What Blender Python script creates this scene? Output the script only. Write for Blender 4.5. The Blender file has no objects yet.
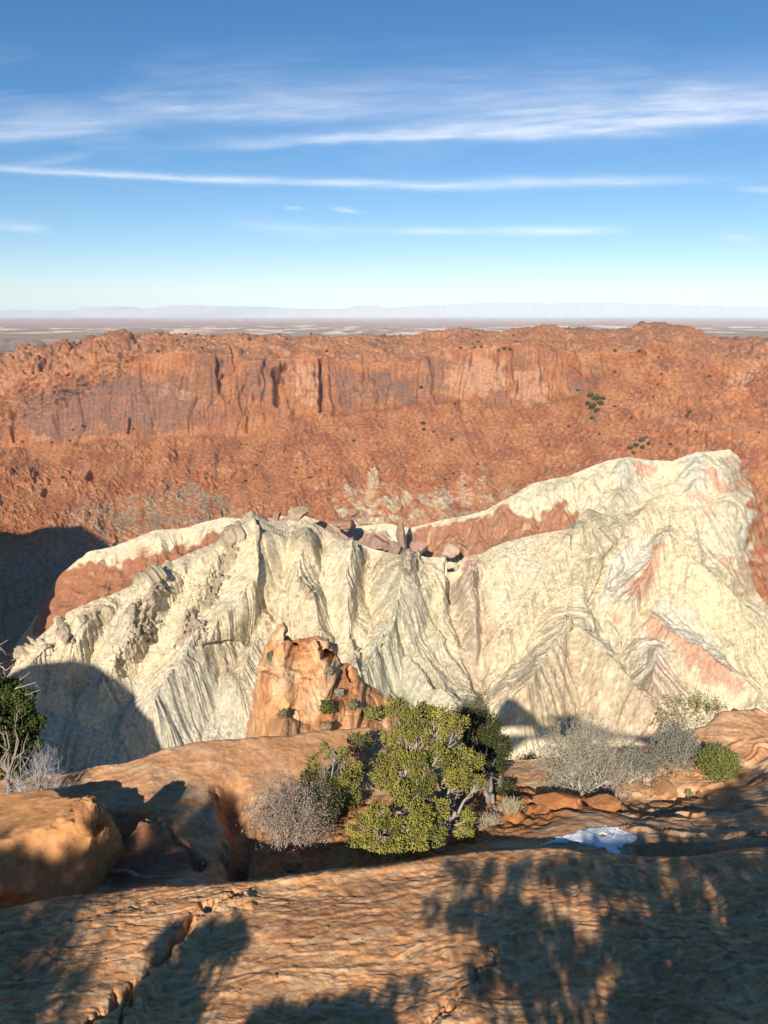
import bpy, math, random
import numpy as np
from mathutils import Vector
random.seed(7); RNG = np.random.default_rng(7)
QUAL = 1.0
scene = bpy.context.scene
COL = scene.collection

# ---------------------------------------------------------------- camera geometry
F, CX, CY, PITCH = 788.0, 384.0, 512.0, math.radians(14.1)
cp, sp_ = math.cos(PITCH), math.sin(PITCH)
def ray(x, y):
    u = np.asarray(x, float) - CX; v = np.asarray(y, float) - CY
    dy = F*cp - v*sp_; dz = -F*sp_ - v*cp
    return u/dy, dz/dy                      # world x and z per metre of forward distance
def W(x, y, d):
    a, b = ray(x, y)
    return np.stack(np.broadcast_arrays(a*d, d, b*d), -1)
def project(P):
    f = P[..., 1]*cp - P[..., 2]*sp_
    up = P[..., 1]*sp_ + P[..., 2]*cp
    return CX + F*P[..., 0]/f, CY - F*up/f

# sun: direction from the ground to the sun
SUN_EL, SUN_AZ = math.radians(27.8), math.radians(14.2)
SDIR = np.array([-math.sin(SUN_AZ)*math.cos(SUN_EL), -math.cos(SUN_AZ)*math.cos(SUN_EL), math.sin(SUN_EL)])

# ---------------------------------------------------------------- noise
TN, CELL = 1024, 16
def _band(seed):
    r = np.random.default_rng(seed)
    f = np.fft.rfft2(r.standard_normal((TN, TN)))
    ky = np.fft.fftfreq(TN)[:, None]; kx = np.fft.rfftfreq(TN)[None, :]
    k = np.hypot(kx, ky)*CELL
    t = np.fft.irfft2(f*np.exp(-((k-0.55)/0.22)**2), s=(TN, TN))
    return (t/t.std()*0.5).astype(np.float32)
_T = [_band(s) for s in (1, 2, 3, 4)]
def _samp(T, u, v):
    u = np.asarray(u, np.float64)*CELL; v = np.asarray(v, np.float64)*CELL
    iu = np.floor(u).astype(np.int64); iv = np.floor(v).astype(np.int64)
    fu = (u-iu).astype(np.float32); fv = (v-iv).astype(np.float32)
    iu &= TN-1; iv &= TN-1; iu1 = (iu+1) & (TN-1); iv1 = (iv+1) & (TN-1)
    a = T[iv, iu]; b = T[iv, iu1]; c = T[iv1, iu]; d = T[iv1, iu1]
    return (a*(1-fu)+b*fu)*(1-fv)+(c*(1-fu)+d*fu)*fv
def n2(u, v, s=0):
    u, v = np.broadcast_arrays(u, v)
    return _samp(_T[s % 4], u+s*7.31, v+s*3.77)
def fbm(u, v, octs=4, s=0, gain=0.5, lac=2.03):
    a = 1.0; t = 0; c, q = math.cos(.6), math.sin(.6)
    for o in range(octs):
        t = t + a*n2(u, v, s+o); a *= gain
        u, v = (u*c-v*q)*lac, (u*q+v*c)*lac
    return t
def ridged(u, v, octs=4, s=0, gain=0.5, lac=2.03):
    a = 1.0; t = 0; c, q = math.cos(.4), math.sin(.4)
    for o in range(octs):
        t = t + a*(1-2*np.abs(n2(u, v, s+o))); a *= gain
        u, v = (u*c-v*q)*lac, (u*q+v*c)*lac
    return t
def _worley(seed):
    n = TN//CELL; r = np.random.default_rng(seed)
    px = r.random((n, n)); py = r.random((n, n)); idv = r.random((n, n))
    g = np.arange(TN)/CELL; U, V = np.meshgrid(g, g); iu = U.astype(int); iv = V.astype(int)
    f1 = np.full((TN, TN), 9.); f2 = f1.copy(); ident = np.zeros((TN, TN))
    for dj in (-1, 0, 1):
        for di in (-1, 0, 1):
            ci = iu+di; cj = iv+dj
            d = np.hypot(ci+px[cj % n, ci % n]-U, cj+py[cj % n, ci % n]-V)
            closer = d < f1
            f2 = np.where(closer, f1, np.minimum(f2, d))
            ident = np.where(closer, idv[cj % n, ci % n], ident); f1 = np.where(closer, d, f1)
    return f1.astype(np.float32), (f2-f1).astype(np.float32), ident.astype(np.float32)
_WT = _worley(5)
def wor(u, v):
    u, v = np.broadcast_arrays(u, v)
    return _samp(_WT[0], u, v), _samp(_WT[1], u, v), _samp(_WT[2], u, v)
def sst(a, b, x):
    t = np.clip((x-a)/(b-a), 0, 1); return t*t*(3-2*t)

# polyline / polygon distance in pixel space (the surface parameters)
def seg_dist(X, Y, pts, wid=60):
    best = np.full(X.shape, 1e6, np.float32); along = np.zeros(X.shape, np.float32); side = np.zeros(X.shape, np.float32)
    s0 = 0.0
    for (x0, y0), (x1, y1) in zip(pts[:-1], pts[1:]):
        L = math.hypot(x1-x0, y1-y0)
        m = (X > min(x0, x1)-wid) & (X < max(x0, x1)+wid) & (Y > min(y0, y1)-wid) & (Y < max(y0, y1)+wid)
        xs = X[m]; ys = Y[m]
        t = np.clip(((xs-x0)*(x1-x0)+(ys-y0)*(y1-y0))/(L*L), 0, 1)
        ex = xs-(x0+t*(x1-x0)); ey = ys-(y0+t*(y1-y0)); d = np.hypot(ex, ey)
        b = best[m]; c = d < b
        sd = np.sign((x1-x0)*ey-(y1-y0)*ex)
        al = along[m]; si = side[m]
        b[c] = d[c]; al[c] = (s0+t*L)[c]; si[c] = sd[c]
        best[m] = b; along[m] = al; side[m] = si
        s0 += L
    return best, along, side
def poly(X, Y, pts, soft=2.0):
    out = np.zeros(X.shape, np.float32)
    xs = [p[0] for p in pts]; ys = [p[1] for p in pts]; q = soft*2+2
    m = (X > min(xs)-q) & (X < max(xs)+q) & (Y > min(ys)-q) & (Y < max(ys)+q)
    if not m.any(): return out
    x = X[m]; y = Y[m]; ins = np.zeros(x.shape, bool); d = np.full(x.shape, 1e6)
    n = len(pts)
    for i in range(n):
        x0, y0 = pts[i]; x1, y1 = pts[(i+1) % n]
        L2 = (x1-x0)**2+(y1-y0)**2+1e-9
        t = np.clip(((x-x0)*(x1-x0)+(y-y0)*(y1-y0))/L2, 0, 1)
        d = np.minimum(d, np.hypot(x-x0-t*(x1-x0), y-y0-t*(y1-y0)))
        c = ((y0 > y) != (y1 > y))
        with np.errstate(divide='ignore', invalid='ignore'):
            ins ^= c & (x < (x1-x0)*(y-y0)/((y1-y0) if y1 != y0 else 1e-9)+x0)
    out[m] = sst(-soft, soft, np.where(ins, d, -d))
    return out
def curve(xs, pts, smooth=0):
    p = sorted(pts); y = np.interp(xs, [a for a, _ in p], [b for _, b in p])
    if smooth:
        k = np.hanning(2*smooth+3); k /= k.sum()
        y = np.convolve(np.pad(y, smooth+1, mode='edge'), k, 'valid')
    return y

# ---------------------------------------------------------------- materials
def new_mat(name):
    m = bpy.data.materials.new(name); m.use_nodes = True
    nt = m.node_tree; b = nt.nodes['Principled BSDF']
    b.inputs['Roughness'].default_value = 0.92
    b.inputs['Specular IOR Level'].default_value = 0.03
    return m, nt, b
def rock_mat(name, scale, var=0.25, bump=0.4, dist=1.0, rough=0.92, stretch=(1, 1, 1)):
    """surface colour attribute broken up by fine procedural grain and bump"""
    m, nt, b = new_mat(name); N = nt.nodes; L = nt.links
    at = N.new('ShaderNodeAttribute'); at.attribute_name = 'Col'
    tc = N.new('ShaderNodeTexCoord'); mp = N.new('ShaderNodeMapping'); mp.inputs['Scale'].default_value = stretch
    L.new(tc.outputs['Object'], mp.inputs['Vector'])
    no = N.new('ShaderNodeTexNoise'); no.inputs['Scale'].default_value = scale; no.inputs['Detail'].default_value = 6; no.inputs['Roughness'].default_value = .65
    L.new(mp.outputs['Vector'], no.inputs['Vector'])
    rg = N.new('ShaderNodeMapRange'); rg.inputs['From Min'].default_value = .3; rg.inputs['From Max'].default_value = .7
    rg.inputs['To Min'].default_value = 1-var; rg.inputs['To Max'].default_value = 1+var
    L.new(no.outputs['Fac'], rg.inputs['Value'])
    mul = N.new('ShaderNodeVectorMath'); mul.operation = 'SCALE'
    L.new(at.outputs['Color'], mul.inputs[0]); L.new(rg.outputs['Result'], mul.inputs['Scale'])
    L.new(mul.outputs['Vector'], b.inputs['Base Color'])
    bp = N.new('ShaderNodeBump'); bp.inputs['Strength'].default_value = bump; bp.inputs['Distance'].default_value = dist
    L.new(no.outputs['Fac'], bp.inputs['Height']); L.new(bp.outputs['Normal'], b.inputs['Normal'])
    b.inputs['Roughness'].default_value = rough
    return m

# ---------------------------------------------------------------- meshes
def mesh_np(name, verts, faces, mat, colors=None, parent=None, smooth=True):
    """faces: (n,3) or (n,4) int array"""
    me = bpy.data.meshes.new(name)
    verts = np.ascontiguousarray(verts, np.float32).reshape(-1, 3)
    faces = np.ascontiguousarray(faces, np.int32); k = faces.shape[1]
    me.vertices.add(len(verts)); me.vertices.foreach_set('co', verts.ravel())
    me.loops.add(faces.size); me.loops.foreach_set('vertex_index', faces.ravel())
    me.polygons.add(len(faces)); me.polygons.foreach_set('loop_start', np.arange(0, faces.size, k, dtype=np.int32))
    me.polygons.foreach_set('loop_total', np.full(len(faces), k, np.int32))
    if smooth: me.polygons.foreach_set('use_smooth', np.ones(len(faces), bool))
    if colors is not None:
        ca = me.color_attributes.new('Col', 'FLOAT_COLOR', 'POINT')
        c4 = np.ones((len(verts), 4), np.float32); c4[:, :3] = np.asarray(colors).reshape(-1, 3)
        ca.data.foreach_set('color', c4.ravel())
    me.update(); me.validate()
    me.materials.append(mat)
    o = bpy.data.objects.new(name, me); COL.objects.link(o)
    if parent is not None: o.parent = parent
    return o
def grid_faces(r, c, keep=None):
    i = np.arange(r*c, dtype=np.int32).reshape(r, c)
    f = np.stack([i[:-1, :-1], i[1:, :-1], i[1:, 1:], i[:-1, 1:]], -1)
    return f[keep] if keep is not None else f.reshape(-1, 4)
def grid_normals(P):
    du = np.gradient(P, axis=1); dv = np.gradient(P, axis=0)
    n = np.cross(dv, du); n /= np.linalg.norm(n, axis=-1, keepdims=True)+1e-12
    flip = (n*P).sum(-1) > 0                # face the viewer's side / upwards
    med = n[..., 2].mean()
    return n if med > 0 else -n
def loft(xs, curves, rows, sm=0):
    """curves: list of (ypx array, depth array); rows: count between each pair. Rows run back -> front"""
    out = []
    for k in range(len(curves)-1):
        P0 = W(xs, *curves[k]); P1 = W(xs, *curves[k+1])
        t = np.linspace(0, 1, rows[k], endpoint=(k == len(curves)-2))[:, None, None]
        out.append(P0*(1-t)+P1*t)
    P = np.concatenate(out, 0)
    if sm:
        k = np.hanning(2*sm+3); k /= k.sum(); Q = np.zeros_like(P); pad = np.pad(P, ((sm+1, sm+1), (0, 0), (0, 0)), mode='edge')
        for i, w in enumerate(k): Q += w*pad[i:i+len(P)]
        P = Q
    return P
def struct(o, label=None):
    o['kind'] = 'structure'
    if label: o['label'] = label
    return o
def tag(o, label, cat, group=None, kind=None):
    o['label'] = label; o['category'] = cat
    if group: o['group'] = group
    if kind: o['kind'] = kind
    return o
def empty(name, loc, label, cat, group=None):
    o = bpy.data.objects.new(name, None); COL.objects.link(o); o.location = loc; o.empty_display_size = .1
    return tag(o, label, cat, group)
def mix(a, b, m):
    m = np.asarray(m)[..., None]
    return a*(1-m)+np.asarray(b)*m
def C(*v): return np.array(v, np.float32)
def fall_lines(P, X, Y, scales, steps=22, step=1.0, seed=0, smooth=2):
    """streaky noise that follows the fall lines of surface P (line integral convolution)"""
    Q = P
    for _ in range(smooth):
        pad = np.pad(Q, ((2, 2), (2, 2), (0, 0)), mode='edge')
        Q = sum(pad[2+i:2+i+P.shape[0], 2+j:2+j+P.shape[1]] for i in (-2, 0, 2) for j in (-2, 0, 2))/9
        pad = None
    Pu = np.gradient(Q, axis=1); Pv = np.gradient(Q, axis=0)
    E = (Pu*Pu).sum(-1); Fm = (Pu*Pv).sum(-1); G_ = (Pv*Pv).sum(-1); gu = -Pu[..., 2]; gv = -Pv[..., 2]
    det = E*G_-Fm*Fm+1e-9
    a = (G_*gu-Fm*gv)/det; b = (E*gv-Fm*gu)/det
    ax = a*np.gradient(X, axis=1)+b*np.gradient(X, axis=0)
    ay = a*np.gradient(Y, axis=1)+b*np.gradient(Y, axis=0)
    n = np.hypot(ax, ay)+1e-9
    a = (a/n*step).astype(np.float32); b = (b/n*step).astype(np.float32)
    R_, C_ = X.shape
    out = [n2(X/s, Y/s, seed+i) for i, s in enumerate(scales)]
    jj0, ii0 = np.meshgrid(np.arange(C_, dtype=np.float32), np.arange(R_, dtype=np.float32))
    cnt = 1.0
    for sgn in (1, -1):
        i_, j_ = ii0.copy(), jj0.copy()
        for k in range(steps):
            ri = np.clip(i_, 0, R_-1).astype(np.int32); rj = np.clip(j_, 0, C_-1).astype(np.int32)
            i_ = i_+sgn*b[ri, rj]; j_ = j_+sgn*a[ri, rj]
            ri = np.clip(i_, 0, R_-1).astype(np.int32); rj = np.clip(j_, 0, C_-1).astype(np.int32)
            xx = X[ri, rj]; yy = Y[ri, rj]; w_ = 1-(k/steps)*.7
            for q, s in enumerate(scales): out[q] = out[q]+w_*n2(xx/s, yy/s, seed+q)
            cnt += w_
    return [o/(o.std()+1e-6) for o in out]
HAZE = 2.1e-5; EXPOSURE = 0.75
# ================================================================= FAR TERRAIN
ORANGE = C(.33, .12, .048); ORANGE2 = C(.39, .165, .076); DARKV = C(.185, .10, .072); BRICK = C(.30, .085, .035)
CREAM = C(.56, .475, .32); CREAM2 = C(.61, .49, .315); GREYW = C(.40, .385, .29); PINK = C(.50, .235, .15); BRNG = C(.30, .235, .155)
far_mat = rock_mat('red_canyon_rock', .30, .20, .12, 1.0)
dome_mat = rock_mat('pale_badlands_rock', .22, .2, .5, 1.5)

# --- far rim, cliff and talus
xs = np.arange(-170, 940, .8/QUAL)
top = curve(xs, [(-170, 352), (0, 352), (18, 350), (28, 345), (50, 343), (83, 345), (90, 341), (103, 339), (112, 333), (122, 331), (133, 334), (160, 333), (200, 336), (245, 334), (300, 337), (350, 336), (384, 335), (414, 335), (440, 332), (469, 330), (500, 332), (520, 328), (545, 326), (575, 329), (600, 331), (630, 327), (650, 324), (666, 323), (685, 326), (700, 331), (712, 338), (744, 340), (768, 338), (940, 335)], 3)
brow = curve(xs, [(-170, 400), (0, 395), (20, 372), (60, 372), (90, 362), (130, 352), (200, 352), (240, 356), (280, 357), (320, 356), (350, 360), (400, 362), (440, 350), (480, 345), (540, 342), (575, 352), (600, 350), (660, 345), (720, 358), (768, 358), (940, 355)], 8)
basec = curve(xs, [(-170, 455), (0, 448), (50, 450), (100, 438), (130, 440), (200, 434), (245, 436), (285, 418), (320, 412), (350, 410), (400, 404), (440, 398), (460, 402), (500, 404), (540, 402), (575, 394), (600, 380), (640, 388), (700, 395), (768, 385), (940, 380)], 6)
bot = curve(xs, [(-170, 545), (0, 540), (60, 535), (120, 545), (240, 530), (400, 535), (500, 535), (600, 520), (700, 520), (768, 600), (940, 660)], 8)
bend = curve(xs, [(-170, -170), (0, -60), (150, 0), (384, 40), (560, 0), (700, -120), (940, -300)], 40)
curves = [(top+14, 2700+bend), (top, 1960+bend), (brow, 1740+bend), (basec, 1660+bend), (bot, 1290+bend*.8), (curve(xs, [(-170, 700), (0, 665), (60, 660), (200, 600), (700, 600), (940, 720)], 10), 880+bend*.3)]
P = loft(xs, curves, [14, 40, 150, 190, 110], sm=4)
X, Y = project(P); Nn = grid_normals(P)
Xg = np.broadcast_to(xs, X.shape)
cliff = sst(0, 8, Y-np.interp(xs, xs, brow)[None, :])*(1-sst(-6, 8, Y-basec[None, :]))
steep = cliff*(1-sst(560, 620, X)*.75)
plat = (1-sst(-3, 6, Y-brow[None, :]))
tal = sst(-4, 8, Y-basec[None, :])
wx, wz = P[..., 0], P[..., 2]; wy = P[..., 1]
# cliff: vertical joint blocks, panels and ledges
warp = fbm(wx/120, wz/90, 3, 11)*9
f1, f2, idn = wor((wx+warp)/62+3, wz/420+.3)
g1, g2, idg = wor((wx+warp)/21, (wz+warp)/85)
h = steep*((idn-.5)*26 + (idg-.5)*8 - 9*np.exp(-(f2/.035)**2) - 2.2*np.exp(-(g2/.06)**2))*(.25+.75*sst(170, 240, X))
h += steep*(fbm(wx/60, wz/120, 3, 3)*4 + .8*np.abs(fbm(wx/18, wz/26, 3, 5)))
s_d = np.abs(fbm(wx/46, wz/38, 3, 18)); h -= steep*2.2*np.exp(-(s_d/.03)**2)
# tilted beds at upper left
tl = poly(X, Y, [(-170, 345), (0, 350), (60, 345), (110, 335), (150, 350), (110, 385), (60, 410), (0, 430), (-170, 430)], 10)
bed = (wz*.86+wx*.5)+fbm(wx/60, wz/60, 3, 9)*16
bq = (bed/17) % 1.0
h += tl*((bq-.5)*14*sst(-.6, .5, fbm(wx/50, wz/30, 2, 14)) + ridged(wx/34+wz/30, wz/16-wx/40, 4, 2)*4.5-4)
# blocky towers near (105,365)
tw = poly(X, Y, [(82, 342), (88, 338), (130, 336), (134, 345), (120, 352), (118, 378), (104, 378), (100, 352), (84, 354)], 3)
h += tw*9
# upper slickrock domes
domes = plat*1.0 + (1-plat)*sst(585, 640, X)*(1-tal)
q1, q2, qi = wor(wx/130+.3, wy/110)
h += domes*(fbm(wx/55, wy/60, 4, 17)*6 + (qi-.5)*6-5*np.exp(-(q2/.06)**2)+ np.abs(fbm(wx/20, wy/20, 3, 8))*3)
r1, r2, ri = wor(wx/17, wy/17+wz/17)
rub = plat*sst(150, 180, X)*(1-sst(400, 440, X))
h += rub*sst(.45, .1, r1)*4*ri
# right flank: sweeping tilted beds
rb = sst(610, 660, X)*sst(345, 352, Y)*(1-sst(460, 520, Y))
bedr = (wz*.9-(wx-600)*.34)+fbm(wx/80, wz/50, 3, 12)*12
h += rb*(((bedr/13) % 1.0-.5)*5 + (ridged(wx/40-wz/40, wz/14+wx/36, 4, 2)*3.0-3)*1.2)
# talus rubble: heaped blocks of many sizes
rough = sst(-.5, .5, fbm(wx/110, wy/90, 3, 21)+.25)
gul = fbm(wx/45+wy/300, wy/230, 3, 30)
h += tal*gul*5
lift = np.zeros_like(X)
Xw = X+fbm(X/9, Y/9, 2, 26)*2.5; Yw = Y+fbm(X/9, Y/8, 2, 27)*2.5
for sc_, amp, th in ((9.5, 6, .86), (5.6, 4.4, .68), (3.6, 3.2, .50), (2.3, 2.2, .30)):
    a1, a2, ai = wor(Xw/sc_+sc_, Yw/sc_*1.1)
    lift += np.where(ai > th, np.sqrt(np.clip(1-(a1/.52)**2, 0, 1))*amp*(.4+.9*(ai-th)/(1-th)), 0)
lift *= tal*(.25+.75*rough)*(1-.4*sst(-8, 14, Y-bot[None, :]))
h += tal*fbm(X/5, Y/5, 3, 25)*.35
# valley floor calmer
val = sst(0, 30, Y-bot[None, :])
h *= 1-val*.5
h += val*fbm(wx/80, wy/80, 4, 41)*12
# named recesses and cracks: (points, half width px, depth m)
for pts, w_, dep in [([(276, 372), (279, 385), (278, 402)], 4.6, 34), ([(284, 365), (278, 374)], 3, 22), ([(320.5, 360), (321, 385), (320, 411)], 1.7, 34),
                     ([(222, 375), (219, 388), (226, 400)], 1.6, 14), ([(247, 408), (248, 432)], 1.6, 14), ([(249, 377), (243, 392)], 1.5, 10),
                     ([(232, 350), (236, 372)], 1.2, 8), ([(131, 420), (129, 432)], 1.8, 12), ([(8, 403), (14, 440)], 2.2, 12),
                     ([(458, 402), (458, 411)], 2.2, 24), ([(552, 352), (555, 368), (550, 385), (549, 398)], 1.4, 10), ([(508, 345), (508, 398)], 1.2, 8),
                     ([(578, 350), (572, 362), (580, 375)], 1.2, 8), ([(92, 472), (90, 478)], 2.6, 16), ([(46, 488), (45, 494)], 2.2, 12), ([(402, 495), (404, 505)], 2, 10),
                     ([(330, 372), (345, 395), (352, 409)], 1.0, -6), ([(365, 352), (362, 408)], 1.0, 7), ([(184, 372), (180, 392)], 1.0, 6)]:
    d, al, sd = seg_dist(X+n2(wz/14, wx/40, 3)*1.3, Y, pts, 14)
    h -= dep*np.exp(-(d/w_)**4)
P2 = P+Nn*h[..., None]; P2[..., 2] += lift*.8; P2[..., 1] -= lift*.5
LC, LF = fall_lines(P2, X, Y, (5.0, 2.4), steps=9, seed=2)
P2 += Nn*((LC*1.0+LF*.5)*np.maximum(steep*.4, tal*.10))[..., None]
# colours
nz = fbm(wx/35, wz/30, 4, 33); nf = fbm(wx/7, wz/6+wy/9, 3, 35)
Cc = mix(np.broadcast_to(ORANGE, P.shape), ORANGE2, sst(-.5, .6, nz))
Cc = mix(Cc, C(.37, .155, .078), plat*.8)
Cc = mix(Cc, C(.40, .24, .15), (plat+tl*.7).clip(0, 1)*sst(.25, .8, fbm(wx/16, wy/22+wz/8, 3, 37)))
Cc = mix(Cc, BRICK, tal*sst(-.2, .7, fbm(wx/60, wy/60, 3, 38))*.55)
Cc = mix(Cc, C(.42, .165, .065), tal*sst(0, .6, fbm(wx/30, wy/40, 3, 39))*.6)
wX = X+fbm(wx/22, wz/14, 4, 40)*9; wY = Y+fbm(wx/26, wz/18, 4, 44)*7
VARN = [[(14, 402), (45, 392), (90, 385), (150, 380), (190, 380), (196, 410), (180, 432), (100, 432), (45, 444), (20, 425)],
        [(66, 382), (110, 378), (150, 375), (148, 384), (70, 392)],
        [(334, 372), (362, 372), (366, 402), (336, 402)], [(366, 370), (410, 372), (420, 400), (370, 400)],
        [(425, 355), (450, 352), (445, 395), (420, 390)], [(490, 386), (508, 384), (507, 402), (488, 402)], [(510, 350), (530, 352), (528, 372), (512, 372)],
        [(560, 370), (600, 374), (610, 400), (575, 398)], [(240, 352), (270, 356), (272, 405), (246, 400)], [(196, 350), (225, 352), (220, 420), (200, 425)]]
streak = sst(.1, .7, fbm(wx/7, wz/110, 3, 52))*steep
Cc = mix(Cc, DARKV, streak*.45)
Cc = mix(Cc, C(.27, .13, .085), rb*sst(.0, .6, fbm(wx/60-wz/30, wz/18, 3, 55))*.5)
# grey and pale rubble at the foot of the talus
foot = [([(50, 528), (75, 510), (110, 498), (150, 495), (195, 482), (225, 500), (250, 515), (240, 540), (60, 560)], C(.31, .235, .155), .8),
        ([(150, 500), (190, 483), (215, 500), (235, 520), (160, 530)], C(.235, .18, .12), .5),
        ([(342, 512), (352, 490), (366, 480), (384, 478), (404, 496), (412, 512), (404, 528), (350, 528)], CREAM, .9),
        ([(318, 480), (326, 505), (316, 500)], CREAM, .5), ([(340, 488), (345, 510), (338, 506)], CREAM, .5),
        ([(405, 520), (420, 500), (450, 484), (490, 470), (500, 480), (470, 500), (520, 490), (500, 520), (420, 535)], C(.44, .33, .22), .8),
        ([(420, 510), (455, 492), (470, 496), (430, 516)], CREAM, .6), ([(575, 478), (600, 462), (612, 466), (585, 480)], CREAM, .5)]
for pv, c_, a_ in foot:
    Cc = mix(Cc, c_, poly(wX, wY, pv, 4)*a_*sst(-.75, .2, fbm(X/12-Y/20, Y/10, 4, 58)))
Cc = mix(Cc, C(.30, .25, .19), val*.8)
Cc = mix(Cc, C(.16, .07, .04), sst(.35, .8, fbm(X/3.2, Y/3.2, 3, 170))*tal*.5*rough)
Cc = mix(Cc, C(.46, .25, .14), sst(.4, .8, fbm(X/3.6, Y/3.2, 3, 173))*tal*.35)
big_ = fbm(X/34, Y/20, 4, 176)
Cc = mix(Cc, C(.43, .185, .08), sst(.0, .7, big_)*.5*(1-val)); Cc = mix(Cc, C(.235, .10, .06), sst(.1, .8, -big_)*.35)
for i, pv in enumerate(VARN):
    st_ = .95 if i < 4 else .7
    Cc = mix(Cc, DARKV*(1.0 if i % 2 else 1.12), poly(wX, wY, pv, 5)*st_*(.55+.45*sst(-.5, .3, fbm(wx/30, wz/9, 3, 50)))*(1-tal))
for pv in [[(446, 362), (508, 355), (505, 384), (470, 398), (450, 380)], [(512, 376), (545, 372), (548, 398), (520, 400)], [(284, 362), (318, 366), (316, 410), (306, 404)], [(160, 386), (192, 392), (180, 396)], [(24, 432), (48, 436), (40, 446)], [(728, 375), (756, 362), (762, 368), (735, 388)]]:
    Cc = mix(Cc, C(.50, .28, .165), poly(wX, wY, pv, 4)*.6)
Cc = .84*Cc*(1+(.20*(1-.6*steep)+.05)[..., None]*nf[..., None]).clip(.45, 1.5)
Cc = Cc*(1+.07*(LF*np.maximum(steep, tal*.6))[..., None])
struct(mesh_np('canyon_hillside', P2, grid_faces(*P2.shape[:2]), far_mat, Cc), 'red sandstone rim cliff and rubble slope on the far side of the crater')
CLIFF = (X, Y, P2)

# --- plain to the horizon
gy = np.concatenate([np.array([-6000., -900.]), 1900+26000*np.linspace(0, 1, 420)**1.8, np.array([90000.])])
gx = np.linspace(-1, 1, 500)
G = np.zeros((len(gy), len(gx), 3)); G[..., 1] = gy[:, None]
G[..., 0] = gx[None, :]*(np.maximum(gy, 1900)[:, None]*.78+600); 
gxx, gyy = G[..., 0], G[..., 1]
G[..., 2] = -235+fbm(gxx/900, gyy/900, 4, 61)*9+fbm(gxx/5000, gyy/5000, 3, 62)*18*sst(3000, 9000, gyy)
G[..., 2] -= (1-sst(1950, 2300, gyy))*400
# inner canyon cut into the plain on the left, with wandering walls
cwal = poly(gxx+fbm(gxx/350, gyy/350, 4, 66)*170, gyy+fbm(gxx/350, gyy/350, 4, 67)*170, [(-9000, 4900), (-2700, 5100), (-2350, 5900), (-2600, 7100), (-3600, 7500), (-9000, 7500)], 150)
G[..., 2] -= cwal*170
pn = fbm(gxx/700, gyy/2200, 5, 70); pf = fbm(gxx/160, gyy/420, 4, 73)
Gc = mix(np.broadcast_to(C(.30, .175, .11), G.shape), C(.21, .15, .085), sst(-.3, .5, pn))
Gc = mix(Gc, C(.36, .15, .08), sst(.1, .8, fbm(gxx/1500, gyy/3000, 3, 75))*.7)
band = sst(9500, 11000, gyy+pn*1800)*(1-sst(14500, 17000, gyy+pn*2500))
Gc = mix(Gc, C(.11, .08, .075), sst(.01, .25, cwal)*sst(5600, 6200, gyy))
Gc = mix(Gc, C(.70, .50, .34), band*sst(.05, .4, fbm(gxx/600, gyy/1500, 4, 78)))
Gc = mix(Gc, C(.36, .14, .08), sst(15500, 17000, gyy)*.8)
Gc = mix(Gc, C(.05, .055, .03), sst(.35, .6, fbm(gxx/45, gyy/60, 2, 79))*(1-sst(6000, 9000, gyy))*.6)
Gc = Gc*(1+.22*pf[..., None]).clip(.5, 1.5)
plain_mat = rock_mat('desert_plain', .012, .25, .2, 4.0)
struct(mesh_np('ground', G, grid_faces(*G.shape[:2])[:, ::-1], plain_mat, Gc))

# --- pale mesas on the horizon
def mesa(dist, pts, col, nm, seed):
    xx = np.arange(pts[0][0], pts[-1][0], 1.5); yy = curve(xx, pts, 2)
    yy = yy+fbm(xx/18, xx*0+seed, 3, seed)*.35
    zt = ray(xx, yy)[1]*dist
    a = ray(xx, yy*0+316)[0]*dist
    rows = []
    for k, (dy, fz) in enumerate([(0, 0), (dist*.010, .45), (dist*.012, .9), (dist*.02, 1.0), (dist*.1, 1.0), (dist*.11, 0)]):
        z = -260+(zt+260)*fz
        nn = fbm(a/900, np.full_like(a, k*.7), 3, seed+k)*dist*.004
        rows.append(np.stack([a, dist+dy+nn, z], -1))
    M = np.stack(rows, 0)
    return struct(mesh_np(nm, M, grid_faces(*M.shape[:2]), rock_mat(nm+'_rock', .004, .15, .3, 20), np.broadcast_to(col, M.shape)))
mesa(56000, [(-200, 314), (-20, 312), (0, 310.5), (40, 311), (72, 310), (76, 306.5), (112, 306.5), (118, 309), (150, 308), (165, 305.5), (200, 305), (255, 306.5), (300, 309), (345, 309), (352, 306), (378, 305), (384, 308), (440, 307)], C(.32, .27, .25), 'distant_hills', 3)
mesa(64000, [(300, 312), (345, 309), (360, 306), (390, 308), (410, 306), (470, 303.5), (500, 302), (540, 303), (590, 302.5), (640, 303), (690, 305), (720, 306), (768, 307), (980, 311)], C(.28, .25, .25), 'distant_mountain_terrain', 5)

# --- rear pale ridge (runs behind the front ridge, rises to the summit on the right)
xs = np.arange(-60, 900, .8/QUAL)
crest2 = curve(xs, [(-60, 700), (0, 665), (30, 625), (60, 575), (75, 562), (90, 551), (112, 547), (130, 540), (155, 530), (185, 528), (200, 523), (225, 517), (245, 519), (262, 519), (283, 516), (300, 514), (330, 524), (352, 527), (386, 523), (409, 528), (446, 519), (469, 515), (486, 510), (500, 502), (512, 496), (530, 484), (551, 479), (569, 476), (590, 467), (606, 461), (627, 457), (650, 460), (672, 461), (685, 456), (698, 452), (715, 451), (729, 449), (738, 456), (746, 468), (758, 490), (775, 515), (800, 545), (900, 640)], 1)
d2 = curve(xs, [(-60, 880), (100, 900), (250, 930), (400, 930), (500, 930), (600, 960), (700, 980), (760, 1000), (900, 1000)], 10)
P = loft(xs, [(crest2+60, d2+150), (crest2, d2), (crest2+30, d2-38), (crest2+90, d2-130), (crest2+190, d2-240)], [20, 60, 100, 60])
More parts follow.
